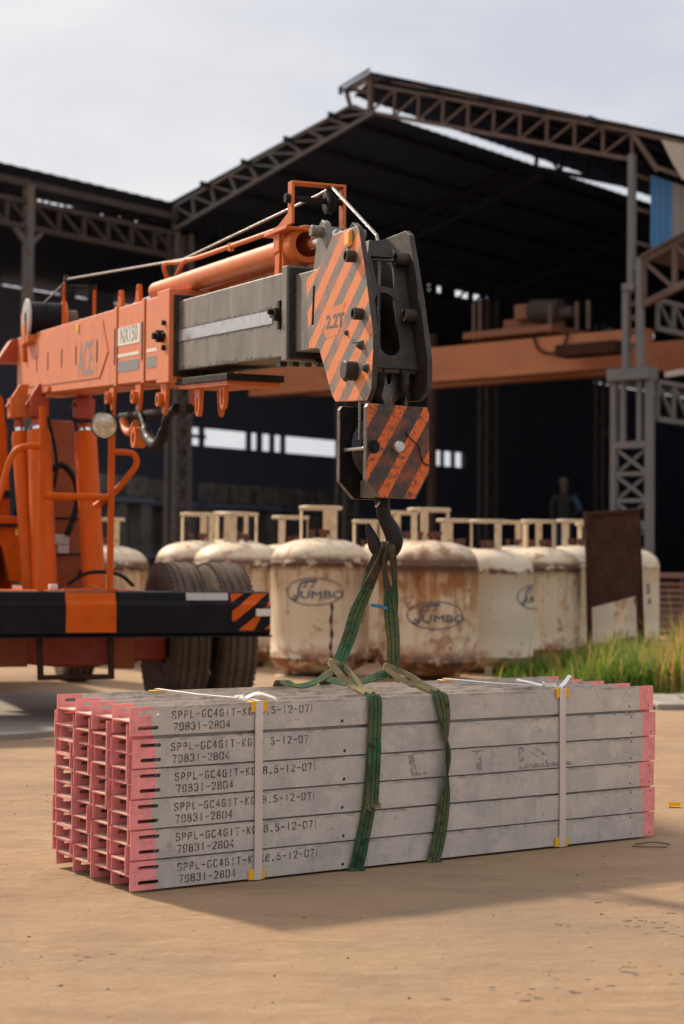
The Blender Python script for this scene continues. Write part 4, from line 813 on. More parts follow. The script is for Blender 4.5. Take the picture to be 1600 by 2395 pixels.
# lugs, spare hook and lamp under the boom
def ring_lug(t, s, zt, zb, wd=.05, name='hanging_lug'):
    zz = zb+.05
    part(MB().prism([[C(t, s-wd, zt), C(t, s+wd, zt), C(t, s+wd*.6, zz), C(t, s+wd*.35, zb+.012), C(t, s, zb), C(t, s-wd*.35, zb+.012), C(t, s-wd*.6, zz)], circle(C(t, s, zz), (0, 1, 0), (0, 0, 1), .016, 12)], (.018, 0, 0)), name, 'orange_worn', outer, bevel=.002)
for s, zt, zb in ((3.62, 1.94, 1.81), (3.02, 1.90, 1.76), (2.50, 1.86, 1.70)):
    ring_lug(-.15, s, zt, zb, .06); ring_lug(.13, s, zt, zb, .06)
    part(MB().pipe(C(-.175, s+.03, zb+.075), C(-.150, s+.03, zb+.075), .034, .020), 'lug_ring', 'orange_worn', outer)
pb = part(MB().box(C(0, 1.94, 1.815), (.26, .86, .03), rx=R(4)), 'jib_bracket', 'black_steel', bevel=.003)
part(MB().box(C(0, 1.94, 1.790), (.24, .80, .018), rx=R(4)), 'bracket_plate', 'orange_worn', pb)
for s in (2.12, 1.72):
    part(MB().prism([[C(-.09, s-.05, 1.79), C(-.09, s+.05, 1.79), C(-.09, s+.035, 1.70), C(-.09, s+.018, 1.665), C(-.09, s-.018, 1.665), C(-.09, s-.035, 1.70)], obround(C(-.09, s, 1.715), (0, 0, 1), (0, 1, 0), .022, .013)], (.02, 0, 0)), 'hanging_lug', 'orange_worn', pb, bevel=.002)
fh = part(MB().cyl(C(-.06, 3.75, 1.795), C(-.06, 2.35, 1.72), .024, 14), 'fly_hook_bar', 'black_steel')
part(MB().sweep(spline([tuple(C(-.09, 3.25, 1.80)), tuple(C(-.09, 3.12, 1.70)), tuple(C(-.09, 3.02, 1.62)), tuple(C(-.09, 2.86, 1.58)), tuple(C(-.09, 2.72, 1.63)), tuple(C(-.09, 2.66, 1.70)), tuple(C(-.09, 2.48, 1.735))], 6), [.018]*8+[.03]*18+[.022]*11, 12), 'spare_hook', 'black_steel', fh)
part(MB().sweep(spline([tuple(C(-.10, 3.55, 1.76)), tuple(C(-.10, 3.48, 1.70)), tuple(C(-.10, 3.36, 1.68)), tuple(C(-.10, 3.26, 1.72))], 5), .022, 10).lathe([(.03, -.03), (.055, -.03), (.055, .03), (.03, .03)], 20, C(-.10, 3.20, 1.64), 'X', True), 'shackle', 'orange_worn', fh)
lm = part(MB().lathe([(0, .10), (.05, .09), (.072, .05), (.078, .0), (.074, -.008)], 28, (0, 0, 0), 'Y'), 'work_lamp', 'bumper_black'); lm.location = C(-.07, 4.15, 1.775); lm.rotation_euler = (R(8), 0, R(-24))
part(MB().lathe([(.0, -.010), (.05, -.008), (.073, -.001)], 28, (0, 0, 0), 'Y'), 'lens', 'lamp_glass', lm)
part(MB().cyl(C(-.04, 4.2, 1.83), C(-.02, 4.25, 1.97), .022, 12), 'lamp_bracket', 'black_steel')

# ------------------------------------------------------------------ gas cylinders
def tank_shell():
    r = .44; pr = [(.0, .028), (.18, .034), (.30, .055), (.38, .092), (.425, .135), (r, .165), (r+.004, .168), (r+.004, .182), (r, .185), (r, .40), (r, .70), (r, 1.000), (r+.003, 1.003), (r+.003, 1.014), (r, 1.018), (.436, 1.045), (.424, 1.085), (.400, 1.124), (.362, 1.158), (.305, 1.188), (.23, 1.211), (.14, 1.226), (.06, 1.232), (.0, 1.233)]
    return MB().lathe(pr, 64)
sh = tank_shell().build('shell', 'tank_worn', angle=60); shell_me = sh.data; bpy.data.objects.remove(sh)
def collar_mb():
    mb = MB(); rr = .185
    for k in range(3):
        a = R(60+120*k); mb.prism([[V((rr*cos(a+q/rr), rr*sin(a+q/rr), z)) for q, z in ((-.035, 1.195), (.035, 1.195), (.035, 1.49), (-.035, 1.49))]], (-.012*cos(a), -.012*sin(a), 0))
    mb.lathe([(rr-.016, 1.488), (rr+.006, 1.488), (rr+.010, 1.495), (rr+.010, 1.512), (rr+.004, 1.518), (rr-.014, 1.516)], 40, closed=True); return mb
c_ = collar_mb().build('collar', 'collar_cream'); collar_me = c_.data; bpy.data.objects.remove(c_)
mb = MB()
for k in range(3):
    a = R(30+120*k); mb.box((.33*cos(a), .33*sin(a), .045), (.10, .07, .10), rz=a)
mb.lathe([(.29, 0), (.40, 0), (.40, .012), (.29, .012)], 36, closed=True)
c_ = mb.build('foot', 'tank_worn'); foot_me = c_.data; bpy.data.objects.remove(c_)
c_ = MB().cyl((0, 0, -.02), (0, 0, .06), .019, 10).cyl((-.035, 0, .055), (.03, 0, .055), .013, 8).cyl((0, 0, .06), (0, 0, .085), .028, 12).build('valve', 'valve_brass'); valve_me = c_.data; bpy.data.objects.remove(c_)
c_ = MB().prism([[V((-.02, .335, 1.165)), V((.02, .335, 1.165)), V((.02, .335, 1.215)), V((.0, .335, 1.235)), V((-.02, .335, 1.215))]], (0, .015, 0)).build('lifting_lug', 'collar_cream'); lug_me = c_.data; bpy.data.objects.remove(c_)
def wrap(vs, ang0, zc_, r=.4435):
    out = []
    for x, y, _ in vs: a = ang0+x/r; out.append(V((r*cos(a), r*sin(a), zc_+y)))
    return out
def logo(parent, deg, zc_=.70):
    a0 = R(deg); mb = MB(); N = 44
    for k in range(N):
        vs = []
        for t, q in ((k, 1), (k+1, 1), (k+1, .955), (k, .955)): vs.append((.265*q*cos(2*pi*t/N), .122*(q if q == 1 else .915)*sin(2*pi*t/N), 0))
        mb.faces(wrap(vs, a0, zc_), [(0, 1, 2, 3)])
    vs, fs = text_geo('UMBO', .096, .0, 1.46); [mb.faces(wrap([(x+.072+dx, y-.03+dx*.4, 0) for x, y, _ in vs], a0, zc_, .4436+.0004*q), fs) for q, dx in enumerate((-.0022, 0, .0022))]
    def stroke(P, w_):
        P = spline(P, 6)
        for (x0, y0), (x1, y1) in zip(P, P[1:]):
            d = V((x1-x0, y1-y0)).normalized(); n = V((-d.y, d.x))*w_/2
            mb.faces(wrap([(x0-n.x, y0-n.y, 0), (x1-n.x, y1-n.y, 0), (x1+n.x, y1+n.y, 0), (x0+n.x, y0+n.y, 0)], a0, zc_), [(0, 1, 2, 3)])
    stroke([(-.21, -.055), (-.18, -.075), (-.155, -.06), (-.142, -.02), (-.137, .03), (-.11, .075), (-.05, .09), (.03, .092)], .020)
    stroke([(-.19, -.03), (-.165, -.045)], .02); stroke([(-.065, .085), (-.075, .05), (-.105, .03)], .016); stroke([(.0, .088), (-.01, .05), (-.03, .03)], .014)
    o = mb.build('logo', 'logo_blue', parent, smooth=False); return o
def tank(x, y, m_, label, rot=0, s=1.0, collar=True, lg=None, lug=False, zs=1.0):
    e = empty('gas_cylinder', (x, y, 0), R(rot), label, 'gas cylinder', 'cream gas cylinders standing behind the crane')
    e.scale = (s, s, s*zs)
    def add(nm, me, mm=None):
        o = bpy.data.objects.new(nm, me); COL.objects.link(o); o.parent = e
        if mm and me.materials[0].name != mm: o.material_slots[0].link = 'OBJECT'; o.material_slots[0].material = MATS[mm]
        return o
    add('shell', shell_me, m_); add('foot', foot_me, m_)
    for q, (vx, vy) in enumerate(((.05, .03), (-.06, .05), (.0, -.08), (.09, -.04))):
        o = add('valve', valve_me); o.location = (vx, vy, 1.225); o.rotation_euler = (0, 0, q*1.3)
    if collar: add('collar', collar_me)
    else: add('lifting_lug', lug_me)
    for d in (lg or ()): logo(e, d-rot, .58 if m_ == 'tank_rusty' else .76)
    return e
fc = lambda x, y: math.degrees(math.atan2(-y, -x))   # the side of a cylinder that faces the camera
T_ = [
 (-.19, 15.3, 'tank_worn', 'cream gas cylinder with oval logo and long dark drip, left of the hook', 12, 1.0, True, [fc(-.19, 15.3)-7]),
 (.76, 14.95, 'tank_rusty', 'rustiest cream gas cylinder with a lettered oval logo, standing right of the hook', 40, .985, True, [fc(.76, 14.95)+9]),
 (1.375, 15.95, 'tank_clean', 'pale smooth gas cylinder with hardly any rust, right of the rustiest one', -5, .94, True, [fc(1.4, 15.95)+72]),
 (2.02, 17.5, 'tank_worn', 'dull cream gas cylinder between the pale smooth one and the rusty board', 25, .97, True, [fc(2.0, 17.5)-62]),
 (2.56, 18.9, 'tank_clean', 'cream gas cylinder showing on both sides of the near post of the rusty board', 50, 1.0, True, None),
 (3.36, 20.5, 'tank_clean', 'gas cylinder with painted digits and no collar, behind the rusty board', 0, 1.0, False, None),
 (-1.0, 16.6, 'tank_worn', 'cream gas cylinder directly behind the right-hand tyre of the crane', 75, .985, True, None),
 (-1.46, 17.5, 'tank_worn', 'cream gas cylinder directly behind the left-hand tyre of the crane', 20, 1.0, True, None),
 (-2.33, 16.9, 'tank_worn', 'cream gas cylinder seen between the crane lift cylinder and guard rail', 0, .95, True, None),
 (-1.20, 18.6, 'tank_worn', 'gas cylinder in the back row whose collar shows above the crane tyres', 33, 1.03, True, None),
 (-.52, 17.3, 'tank_worn', 'gas cylinder in the back row just left of the one with the dark drip', 61, .98, True, None),
 (.29, 17.5, 'tank_worn', 'gas cylinder in the back row showing between the two lettered ones behind the hook', 15, .96, True, None),
 (.62, 18.4, 'tank_worn', 'gas cylinder behind the rustiest one, collar just right of the hook', 80, 1.04, True, None),
 (1.15, 17.4, 'tank_worn', 'gas cylinder in the back row between the rustiest and the pale smooth one', 45, .97, True, None),
 (1.98, 19.6, 'tank_worn', 'gas cylinder in the back row right of the pale smooth one, collar only', 10, 1.0, True, None),
 (2.95, 20.2, 'tank_worn', 'gas cylinder in the back row hidden almost wholly by the rusty board', 30, 1.0, True, None)]
for a in T_:
    e = tank(*a[:7], lg=a[7])
    if 'digits' in a[3]:
        mb = MB(); k0 = R(fc(a[0], a[1]))
        for tx, x, z, sz in (('80', -.10, .60, .15), ('0', .17, .60, .13), ('A', .36, .60, .11), ('5', .34, .74, .16)):
            vs, fs = text_geo(tx, sz, .03); mb.faces(wrap([(q+x, y, 0) for q, y, _ in vs], k0, z), fs)
        mb.build('painted_digits', 'logo_blue', e, smooth=False)
    if 'dark drip' in a[3]:
        k0 = R(fc(a[0], a[1])+1); mb = MB(); N = 16; zs_ = [.66-.5*i/N for i in range(N+1)]
        ws = [.010+.006*sin(i*1.7)+(.004 if i in (3, 9) else 0) for i in range(N+1)]
        for i in range(N):
            d0, d1 = .006*sin(i*.9), .006*sin((i+1)*.9)
            mb.faces(wrap([(d0-ws[i], zs_[i], 0), (d0+ws[i], zs_[i], 0), (d1+ws[i+1], zs_[i+1], 0), (d1-ws[i+1], zs_[i+1], 0)], k0, 0, .443), [(0, 1, 2, 3)])
        mb.build('rust_drip', 'rust_board', e, smooth=False)

# ------------------------------------------------------------------ rusty board, crates, grass
bd = empty('notice_board', (3.0, 17.3, 0), 0, 'dark rusty sheet metal board on two posts in the grass', 'board')
L0, L1 = at(1364, 1203, 17.2)-bd.location, at(1497, 1192, 17.7)-bd.location
L2, L3 = at(1496, 1392, 17.7)-bd.location, at(1378, 1423, 17.2)-bd.location
MB().prism([[L0, L1, L2, L3]], (.0, .03, 0)).build('panel', 'rust_board', bd, smooth=False, bevel=.004)
MB().bar(L0+V((.035, -.03, .03)), V((L3.x+.015, L3.y, -.02)), .05, .05, (0, 1, 0)).build('post', 'rust_board', bd)
MB().bar(L1+V((-.03, .05, .02)), V((L2.x+.03, L2.y+.04, -.02)), .07, .07, (0, 1, 0)).build('post', 'rust_board', bd)
MB().bar(L0+V((0, -.025, 0)), L1+V((0, -.01, 0)), .03, .03).build('top_rail', 'rust_board', bd)
for i in range(2):
    x0 = 4.46+i*.62
    e = empty('slatted_crate', (x0, 23.5+.4*i, 0), R(-4), 'brown slatted crate right of the gas cylinder with digits, %s' % ('the nearer of two' if i == 0 else 'partly out of the picture'), 'crate', 'brown crates at the right edge')
    mb = MB()
    for z in [.10+.085*k for k in range(9)]: mb.box((0, 0, z), (.56, .5, .055))
    mb.build('slats', 'crate_brown', e, bevel=.004)
    mb = MB()
    for x in (-.27, .27):
        for y in (-.24, .24): mb.box((x, y, .44), (.05, .05, .88))
    mb.build('corner_posts', 'crate_brown', e)
    MB().prism([[V((-.32, -.3, .86)), V((.32, -.3, .86)), V((.26, -.3, .93)), V((-.20, -.3, .93))]], (0, .6, 0)).build('lid', 'crate_brown', e, bevel=.01)
gm = bmesh.new(); rg = random.Random(5); sets = []
def blade(x, y, h, w_, mi, lean, az):
    d = V((cos(az), sin(az), 0)); s_ = V((-sin(az+rg.uniform(-1, 1)), cos(az), 0)).normalized()*w_/2; rows = []
    for t in (0, .4, .75, 1):
        p = V((x, y, 0))+d*lean*h*t*t+V((0, 0, h*(t-.22*lean*t*t))); q = s_*(1-t**1.6)
        rows.append((gm.verts.new(p-q), gm.verts.new(p+q)) if t < 1 else (gm.verts.new(p),))
    for a, b in zip(rows, rows[1:]):
        f2 = gm.faces.new((a[0], a[1], b[1], b[0]) if len(b) == 2 else (a[0], a[1], b[0])); f2.material_index = mi
n = 0
while n < 16000:
    Y = rg.uniform(13.2, 26); X_ = rg.uniform(1.0, .235*Y+.6)
    edge = 1.78+.9*max(0, (15.2-Y))*0+.25*sin(Y*2.3)+(.0 if Y < 15.3 else (Y-15.3)*.55)
    if X_ < edge-.35*rg.random(): continue
    if rg.random() > (1.0 if Y < 17 else .55): continue
    cl2 = .5+.5*sin(X_*3.1+Y*1.7)*sin(X_*1.3-Y*2.2)
    if cl2 < .34 and rg.random() < .7: continue
    h = (.09+.17*rg.random()**1.4+.17*cl2)*(1.5 if rg.random() < .06 else 1)*min(1, .45+(X_-edge+.3)*.8)
    if X_ > .195*Y: h *= 1.5
    dry = rg.random() < (.10 if X_ < .185*Y else .45)
    blade(X_, Y, h*(1.25 if dry else 1), rg.uniform(.008, .02), 3 if dry else rg.choice((0, 0, 1, 1, 2)), rg.uniform(.1, .75), rg.uniform(0, 6.28)); n += 1
for _ in range(500):
    Y = rg.uniform(12.9, 14); X_ = rg.uniform(1.6, 3.6); blade(X_, Y, rg.uniform(.04, .14), .01, rg.choice((0, 1, 2)), .4, rg.uniform(0, 6.28))
me = bpy.data.meshes.new('grass'); gm.to_mesh(me); gm.free()
for i in range(4): me.materials.append(MATS['grass_%d' % i])
o = bpy.data.objects.new('grass', me); COL.objects.link(o); tag(o, kind='stuff')

# ------------------------------------------------------------------ industrial sheds
HR = V((5.07, 30, 0))
hall = empty('open_shed', HR, R(-40), 'tall open steel shed with gabled truss roof behind the gas cylinders', 'shed')
H = lambda a, b, z: V((-a, b, z))
def truss(mb, T0, T1, B0_, B1_, n, w_=.09, flip=False, diag=True, wd=.07):
    T0, T1, B0_, B1_ = V(T0), V(T1), V(B0_), V(B1_)
    mb.bar(T0, T1, w_, w_); mb.bar(B0_, B1_, w_*1.1, w_*1.1)
    for k in range(n+1):
        t = k/n; mb.bar(T0.lerp(T1, t), B0_.lerp(B1_, t), wd, wd, (0, 1, 0))
        if k < n and diag:
            a, b = (T0.lerp(T1, t), B0_.lerp(B1_, t+1/n)) if not flip else (B0_.lerp(B1_, t), T0.lerp(T1, t+1/n))
            mb.bar(a, b, wd*.8, wd*.8, (0, 1, 0))
    return mb
def sheet(mb, a0, z0, a1, z1, b0, b1, pitch=.34, amp=.008):
    n = int((b1-b0)/pitch); vs = []; fs = []
    for k in range(2*n+1):
        b = b0+(b1-b0)*k/(2*n); dz = amp if k % 2 else -amp
        vs += [H(a0, b, z0+dz), H(a1, b, z1+dz)]
        if k: i = 2*k; fs.append((i-2, i-1, i+1, i))
    vs2 = [v+V((0, 0, .012)) for v in vs]; m0 = len(vs)
    fs2 = [tuple(q+m0 for q in f2) for f2 in fs]; L = len(vs)//2
    rim = [(2*k, 2*k+2, m0+2*k+2, m0+2*k) for k in range(L-1)]+[(2*k+1, 2*k+3, m0+2*k+3, m0+2*k+1) for k in range(L-1)]+[(0, 1, m0+1, m0), (m0-2, m0-1, 2*m0-1, 2*m0-2)]
    return mb.faces(vs+vs2, fs+fs2+rim)
BE = 46
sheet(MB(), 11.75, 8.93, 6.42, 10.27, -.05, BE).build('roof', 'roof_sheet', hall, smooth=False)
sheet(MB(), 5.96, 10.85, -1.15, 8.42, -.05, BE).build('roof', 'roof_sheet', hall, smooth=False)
sheet(MB(), 5.92, 10.86, 6.52, 10.50, .15, BE).build('ridge_cap', 'roof_sheet', hall, smooth=False)
MB().prism([[H(5.95, -.08, 10.86), H(6.62, -.08, 10.63), H(6.62, -.08, 10.57), H(5.95, -.08, 10.77)]], (0, .22, 0)).build('ridge_end', 'clad_pale', hall, smooth=False)
MB().bar(H(5.9, -.10, 10.89), H(6.68, -.10, 10.65), .03, .03).bar(H(5.9, -.10, 10.77), H(6.68, -.10, 10.55), .03, .03).bar(H(6.66, -.10, 10.66), H(6.66, -.10, 10.5), .06, .06, (0, 1, 0)).build('ridge_trim', 'roof_sheet', hall, smooth=False)
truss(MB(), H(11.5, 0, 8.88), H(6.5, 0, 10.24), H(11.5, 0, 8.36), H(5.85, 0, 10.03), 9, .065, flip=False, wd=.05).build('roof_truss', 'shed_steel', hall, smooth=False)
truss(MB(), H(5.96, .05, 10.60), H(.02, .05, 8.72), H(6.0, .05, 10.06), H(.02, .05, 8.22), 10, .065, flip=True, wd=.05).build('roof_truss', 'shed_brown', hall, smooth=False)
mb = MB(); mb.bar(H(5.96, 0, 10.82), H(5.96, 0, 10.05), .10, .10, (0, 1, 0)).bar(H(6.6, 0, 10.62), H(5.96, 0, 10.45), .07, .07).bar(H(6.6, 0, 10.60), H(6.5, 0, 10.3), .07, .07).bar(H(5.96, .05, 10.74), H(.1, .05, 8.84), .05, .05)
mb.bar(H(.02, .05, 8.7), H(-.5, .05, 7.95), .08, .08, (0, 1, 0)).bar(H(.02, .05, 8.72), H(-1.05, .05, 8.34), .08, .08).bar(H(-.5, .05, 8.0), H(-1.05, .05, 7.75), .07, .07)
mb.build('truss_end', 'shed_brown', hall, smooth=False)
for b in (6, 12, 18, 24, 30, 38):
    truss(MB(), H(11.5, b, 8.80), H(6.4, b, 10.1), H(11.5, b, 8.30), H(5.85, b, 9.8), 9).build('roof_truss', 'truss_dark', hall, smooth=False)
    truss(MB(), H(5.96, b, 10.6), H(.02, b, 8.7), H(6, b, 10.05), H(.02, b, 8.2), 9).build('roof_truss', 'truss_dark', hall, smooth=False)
mb = MB()
for a, z in ((10.4, 9.18), (9.2, 9.48), (8.0, 9.78), (6.8, 10.08)): mb.bar(H(a, -.3, z), H(a, BE, z), .06, .10)
for a, z in ((5.5, 10.60), (4.3, 10.19), (3.1, 9.80), (1.9, 9.38), (.7, 9.00)): mb.bar(H(a, -.3, z), H(a, BE, z), .06, .10)
mb.build('purlin', 'truss_dark', hall, smooth=False)
# the right-hand column: slim upper post, lattice base with a cap
col = MB(); 
col.bar(H(.0, 0, 5.85), H(-.01, 0, 8.3), .115, .115, (0, 1, 0))
for a in (.10, -.19): col.bar(H(a, 0, 4.45), H(a+(.0 if a > 0 else .02), 0, 5.95 if a > 0 else 6.45), .115, .115, (0, 1, 0))
col.box(H(.02, 0, 5.95), (.24, .2, .12)); col.box(H(-.08, 0, 6.3), (.28, .08, .10), ry=R(15))
col.box(H(-.02, 0, 4.40), (.84, .34, .21))
for a, w2 in ((.34, .10), (-.37, .125)): col.bar(H(a, 0, -.05), H(a, 0, 4.3), w2, .12, (0, 1, 0))
for a in (.16, -.17): col.bar(H(a, 0, 3.2), H(a, 0, 4.3), .08, .08, (0, 1, 0))
col.box(H(-.02, 0, 3.16), (.62, .12, .12))
k = 0; z = 3.1
while z > .5:
    col.bar(H(.30, 0, z), H(-.30, 0, z-.42), .055, .05, (0, 1, 0)); col.bar(H(-.30, .06, z), H(.30, .06, z-.42), .055, .05, (0, 1, 0)); col.box(H(0, 0, z-.45), (.62, .06, .07)); z -= .47
col.build('column', 'column_paint', hall, smooth=False)
for k in range(7): pass
mb = MB(); 
for z in (5.0, 5.25, 5.5, 5.75): mb.bar(H(.10, 0, z), H(-.18, 0, z-.2), .04, .04, (0, 1, 0)); mb.bar(H(-.18, 0, z), H(.10, 0, z-.2), .04, .04, (0, 1, 0))
mb.build('column_lacing', 'shed_brown', hall, smooth=False)
def laced_column(a, b, h, name='column'):
    mb = MB()
    for q in (-.22, .22):
        for p in (-.12, .12): mb.bar(H(a+p, b+q, -.05), H(a+p, b+q, h), .09, .09, (0, 1, 0))
    z = .3
    while z < h-.5:
        for p in (-.12, .12): mb.bar(H(a+p, b-.22, z), H(a+p, b+.22, z+.42), .045, .045, (1, 0, 0)); mb.bar(H(a+p, b+.22, z), H(a+p, b-.22, z+.42), .045, .045, (1, 0, 0))
        z += .45
    return mb
for b in (.2, 6, 12, 18, 24): laced_column(11.5, b, 8.3).build('column', 'shed_steel', hall, smooth=False)
for b in (6, 12, 18, 24, 30): laced_column(.0, b, 8.1).build('column', 'shed_steel', hall, smooth=False)
MB().bar(H(8.9, 6, -.05), H(8.9, 6, 6.5), .16, .16, (0, 1, 0)).build('post', 'shed_brown', hall, smooth=False)
# side cladding on the right, girts, rear wall
MB().box(H(-.02, 26.5, 4.0), (.05, 39, 8.2)).build('side_wall', 'wall_dark', hall, smooth=False)
def clad(name, b0, b1, z0, z1, m_):
    mb = MB(); n = int((b1-b0)/.10)
    for k in range(n): mb.box(H(-.085-.012*(k % 2), b0+(k+.5)*(b1-b0)/n, (z0+z1)/2), (.02, (b1-b0)/n+.002, z1-z0))
    return mb.build(name, m_, hall, smooth=False)
clad('blue_cladding', .53, 1.28, 6.62, 8.02, 'clad_blue'); clad('cream_cladding', 1.285, 7.0, 6.9, 8.02, 'clad_cream')
mb = MB()
for z in (7.95, 7.35, 6.75): mb.bar(H(-.02, 0, z), H(-.02, 8, z), .07, .06)
mb.build('girt', 'shed_brown', hall, smooth=False)
MB().prism([[H(-.70, -.2, 8.42), H(-1.5, -.2, 8.14), H(-1.5, -.2, 7.62), H(-1.12, -.2, 7.66), H(-.92, -.2, 7.98)]], (0, .03, 0)).build('fascia_sheet', 'clad_cream', hall, smooth=False)
MB().box(H(6, BE, 4.5), (13, .1, 9.2)).build('rear_wall', 'wall_dark', hall, smooth=False)
# crane runway girders along the right side
for zt, zb in ((5.72, 5.22), (4.28, 3.62)):
    mb = MB(); truss(mb, H(-.35, .3, zt), H(-.35, 20, zt), H(-.35, .3, zb), H(-.35, 20, zb), 34, .08, wd=.06); mb.build('runway_girder', 'column_paint', hall, smooth=False)
MB().bar(H(-.75, -.1, 4.34), H(-2.0, -.2, 4.42), .10, .10).build('tie_pipe', 'clad_cream', hall)
# annex roof on the right
ax = empty('lean_to_shed', HR+Matrix.Rotation(R(-40), 3, 'Z') @ H(-.3, 0, 0), R(-40), 'low brown truss-roofed shed just inside the right edge of the picture', 'shed')
HA = lambda a, b, z: V((-a-.3, b, z)) if False else V((-(a+.3), b, z))
sheet_mb = MB(); sh0 = [HA(-.22, -.1, 6.42), HA(-4.5, -.1, 8.05), HA(-4.5, 16, 8.05), HA(-.22, 16, 6.42)]
sheet_mb.prism([sh0], (0, 0, .05)).build('roof', 'shed_brown', ax, smooth=False)
truss(MB(), HA(-.25, 0, 6.38), HA(-4.5, 0, 7.98), HA(-.25, 0, 5.62), HA(-4.5, 0, 7.1), 7, .10, wd=.08).build('roof_truss', 'shed_brown', ax, smooth=False)
for b in (0, 5): MB().bar(HA(-4.4, b, -.05), HA(-4.4, b, 7.9), .2, .2, (0, 1, 0)).build('column', 'shed_brown', ax, smooth=False)
MB().box(HA(-2.5, 9, 2.9), (4, .1, 5.8)).build('rear_wall', 'wall_dark', ax, smooth=False)
# left-hand bay
bay = empty('side_shed', HR+Matrix.Rotation(R(-40), 3, 'Z') @ H(16, 0, 0), R(-40), 'dark shed bay on the left with a long eave truss and a bright window strip', 'shed')
HB = lambda a, b, z: V((-(a-16), b, z))
def sheetB(a0, z0, a1, z1, b0, b1): 
    mb = sheet(MB(), a0, z0, a1, z1, b0, b1); return mb.xform(Matrix.Translation((16, 0, 0)))
sheetB(11.45, 8.93, 17.62, 10.06, -9.5, BE).build('roof', 'roof_sheet', bay, smooth=False)
sheetB(17.42, 9.80, 22.6, 8.82, -9.5, BE).build('roof', 'roof_sheet', bay, smooth=False)
mb = MB(); n = 32
truss(mb, HB(11.42, -9.4, 8.25), HB(11.42, 0, 8.25), HB(11.42, -9.4, 7.74), HB(11.42, 0, 7.74), 14, .10, wd=.07); mb.bar(HB(11.40, -9.4, 8.62), HB(11.40, 0, 8.62), .08, .14)
mb.build('eave_truss', 'truss_brown', bay, smooth=False)
mb = MB(); mb.bar(HB(11.42, -4.15, -.05), HB(11.42, -4.15, 8.6), .17, .17, (0, 1, 0)); mb.bar(HB(11.42, -4.5, 7.7), HB(11.42, -4.15, 7.35), .08, .08, (1, 0, 0)); mb.bar(HB(11.42, -3.8, 7.7), HB(11.42, -4.15, 7.35), .08, .08, (1, 0, 0))
mb.build('column', 'shed_steel', bay, smooth=False)
for b in (-9.3, -4.1, 1.5, 7, 13, 20): truss(MB(), HB(11.5, b, 8.75), HB(17.3, b, 9.85), HB(11.5, b, 8.2), HB(17.3, b, 9.2), 9).build('roof_truss', 'truss_dark', bay, smooth=False)
# far wall with a strip of openings; its top stops just below the roof sheets; the ridge vent is open in places
AW = 22.0
def wallbox(b0, b1, z0, z1, nm='far_wall', a=AW, m_='wall_dark'): return MB().box(HB(a, (b0+b1)/2, (z0+z1)/2), (.06, b1-b0, z1-z0)).build(nm, m_, bay, smooth=False)
def hb(px, a, y=1010):
    k = ray(px*KD, y*KD); l = V((-cos(R(40)), sin(R(40)), 0)); r = V((sin(R(40)), cos(R(40)), 0)); o = V((0, 0, CAM_H))-HR
    t = (a-o.dot(l))/k.dot(l); return (o+k*t).dot(r)
W0, W1 = hb(438, AW), hb(1064, AW)
wallbox(-9.5, BE, -.05, 4.70); wallbox(-9.5, BE, 5.25, 8.66); wallbox(-9.5, W0, 4.70, 5.25); wallbox(W1, BE, 4.70, 5.25)
for p0, p1 in ((456, 466), (564, 574), (588, 599), (618, 627), (643, 652), (776, 790), (838, 850), (900, 912), (1010, 1016), (1034, 1041), (1058, 1061)):
    b0, b1 = hb(p0, AW), hb(p1, AW); MB().box(HB(AW-.01, (b0+b1)/2, 4.975), (.09, b1-b0, .56)).build('window_mullion', 'wall_dark', bay, smooth=False)
MB().box(HB(AW-.01, hb(447, AW), 4.98), (.09, .9, .10)).build('window_mullion', 'wall_dark', bay, smooth=False)
rz_ = random.Random(9); b = -9
while b < 34:                       # patches of cladding that nearly reach the roof
    wd = rz_.uniform(.3, 1.2)
    if rz_.random() < .3 or b > 10: wallbox(b, b+wd, 8.6, 9.0, 'wall_top_sheet', AW-.02)
    b += wd+rz_.uniform(.2, 1.2) if b < 10 else wd
gaps = [(84, 97), (99, 112), (114, 132), (134, 148), (151, 168), (170, 178), (180, 205), (208, 216), (229, 237), (272, 281), (309, 316), (326, 331), (449, 456), (410, 414), (980, 986), (1000, 1011), (1042, 1073), (1078, 1103), (1114, 1122), (1163, 1172), (1197, 1207), (1211, 1226), (1240, 1244), (1249, 1257), (1390, 1396), (1490, 1500), (1538, 1541)]
prev = -9.5
for p0, p1 in gaps:
    yy = 480+(p0-90)*.206; g0, g1 = hb(p0, 17.5, yy), hb(p1, 17.5, yy); wallbox(prev, g0, 9.70, 10.1, 'ridge_closure', 17.5, 'roof_sheet'); prev = g1
wallbox(prev, BE, 9.70, 10.1, 'ridge_closure', 17.5, 'roof_sheet')
MB().box(HB(17, BE, 4.5), (11.5, .1, 9.2)).build('rear_wall', 'wall_dark', bay, smooth=False)
# concrete floor inside
g = MB().prism([[HR+Matrix.Rotation(R(-40), 3, 'Z') @ H(a, b, .004) for a, b in ((.4, .2), (21.9, .2), (21.9, BE), (.4, BE))]], (0, 0, .10)).build('shed_floor', 'slab_concrete', smooth=False); tag(g, kind='structure')
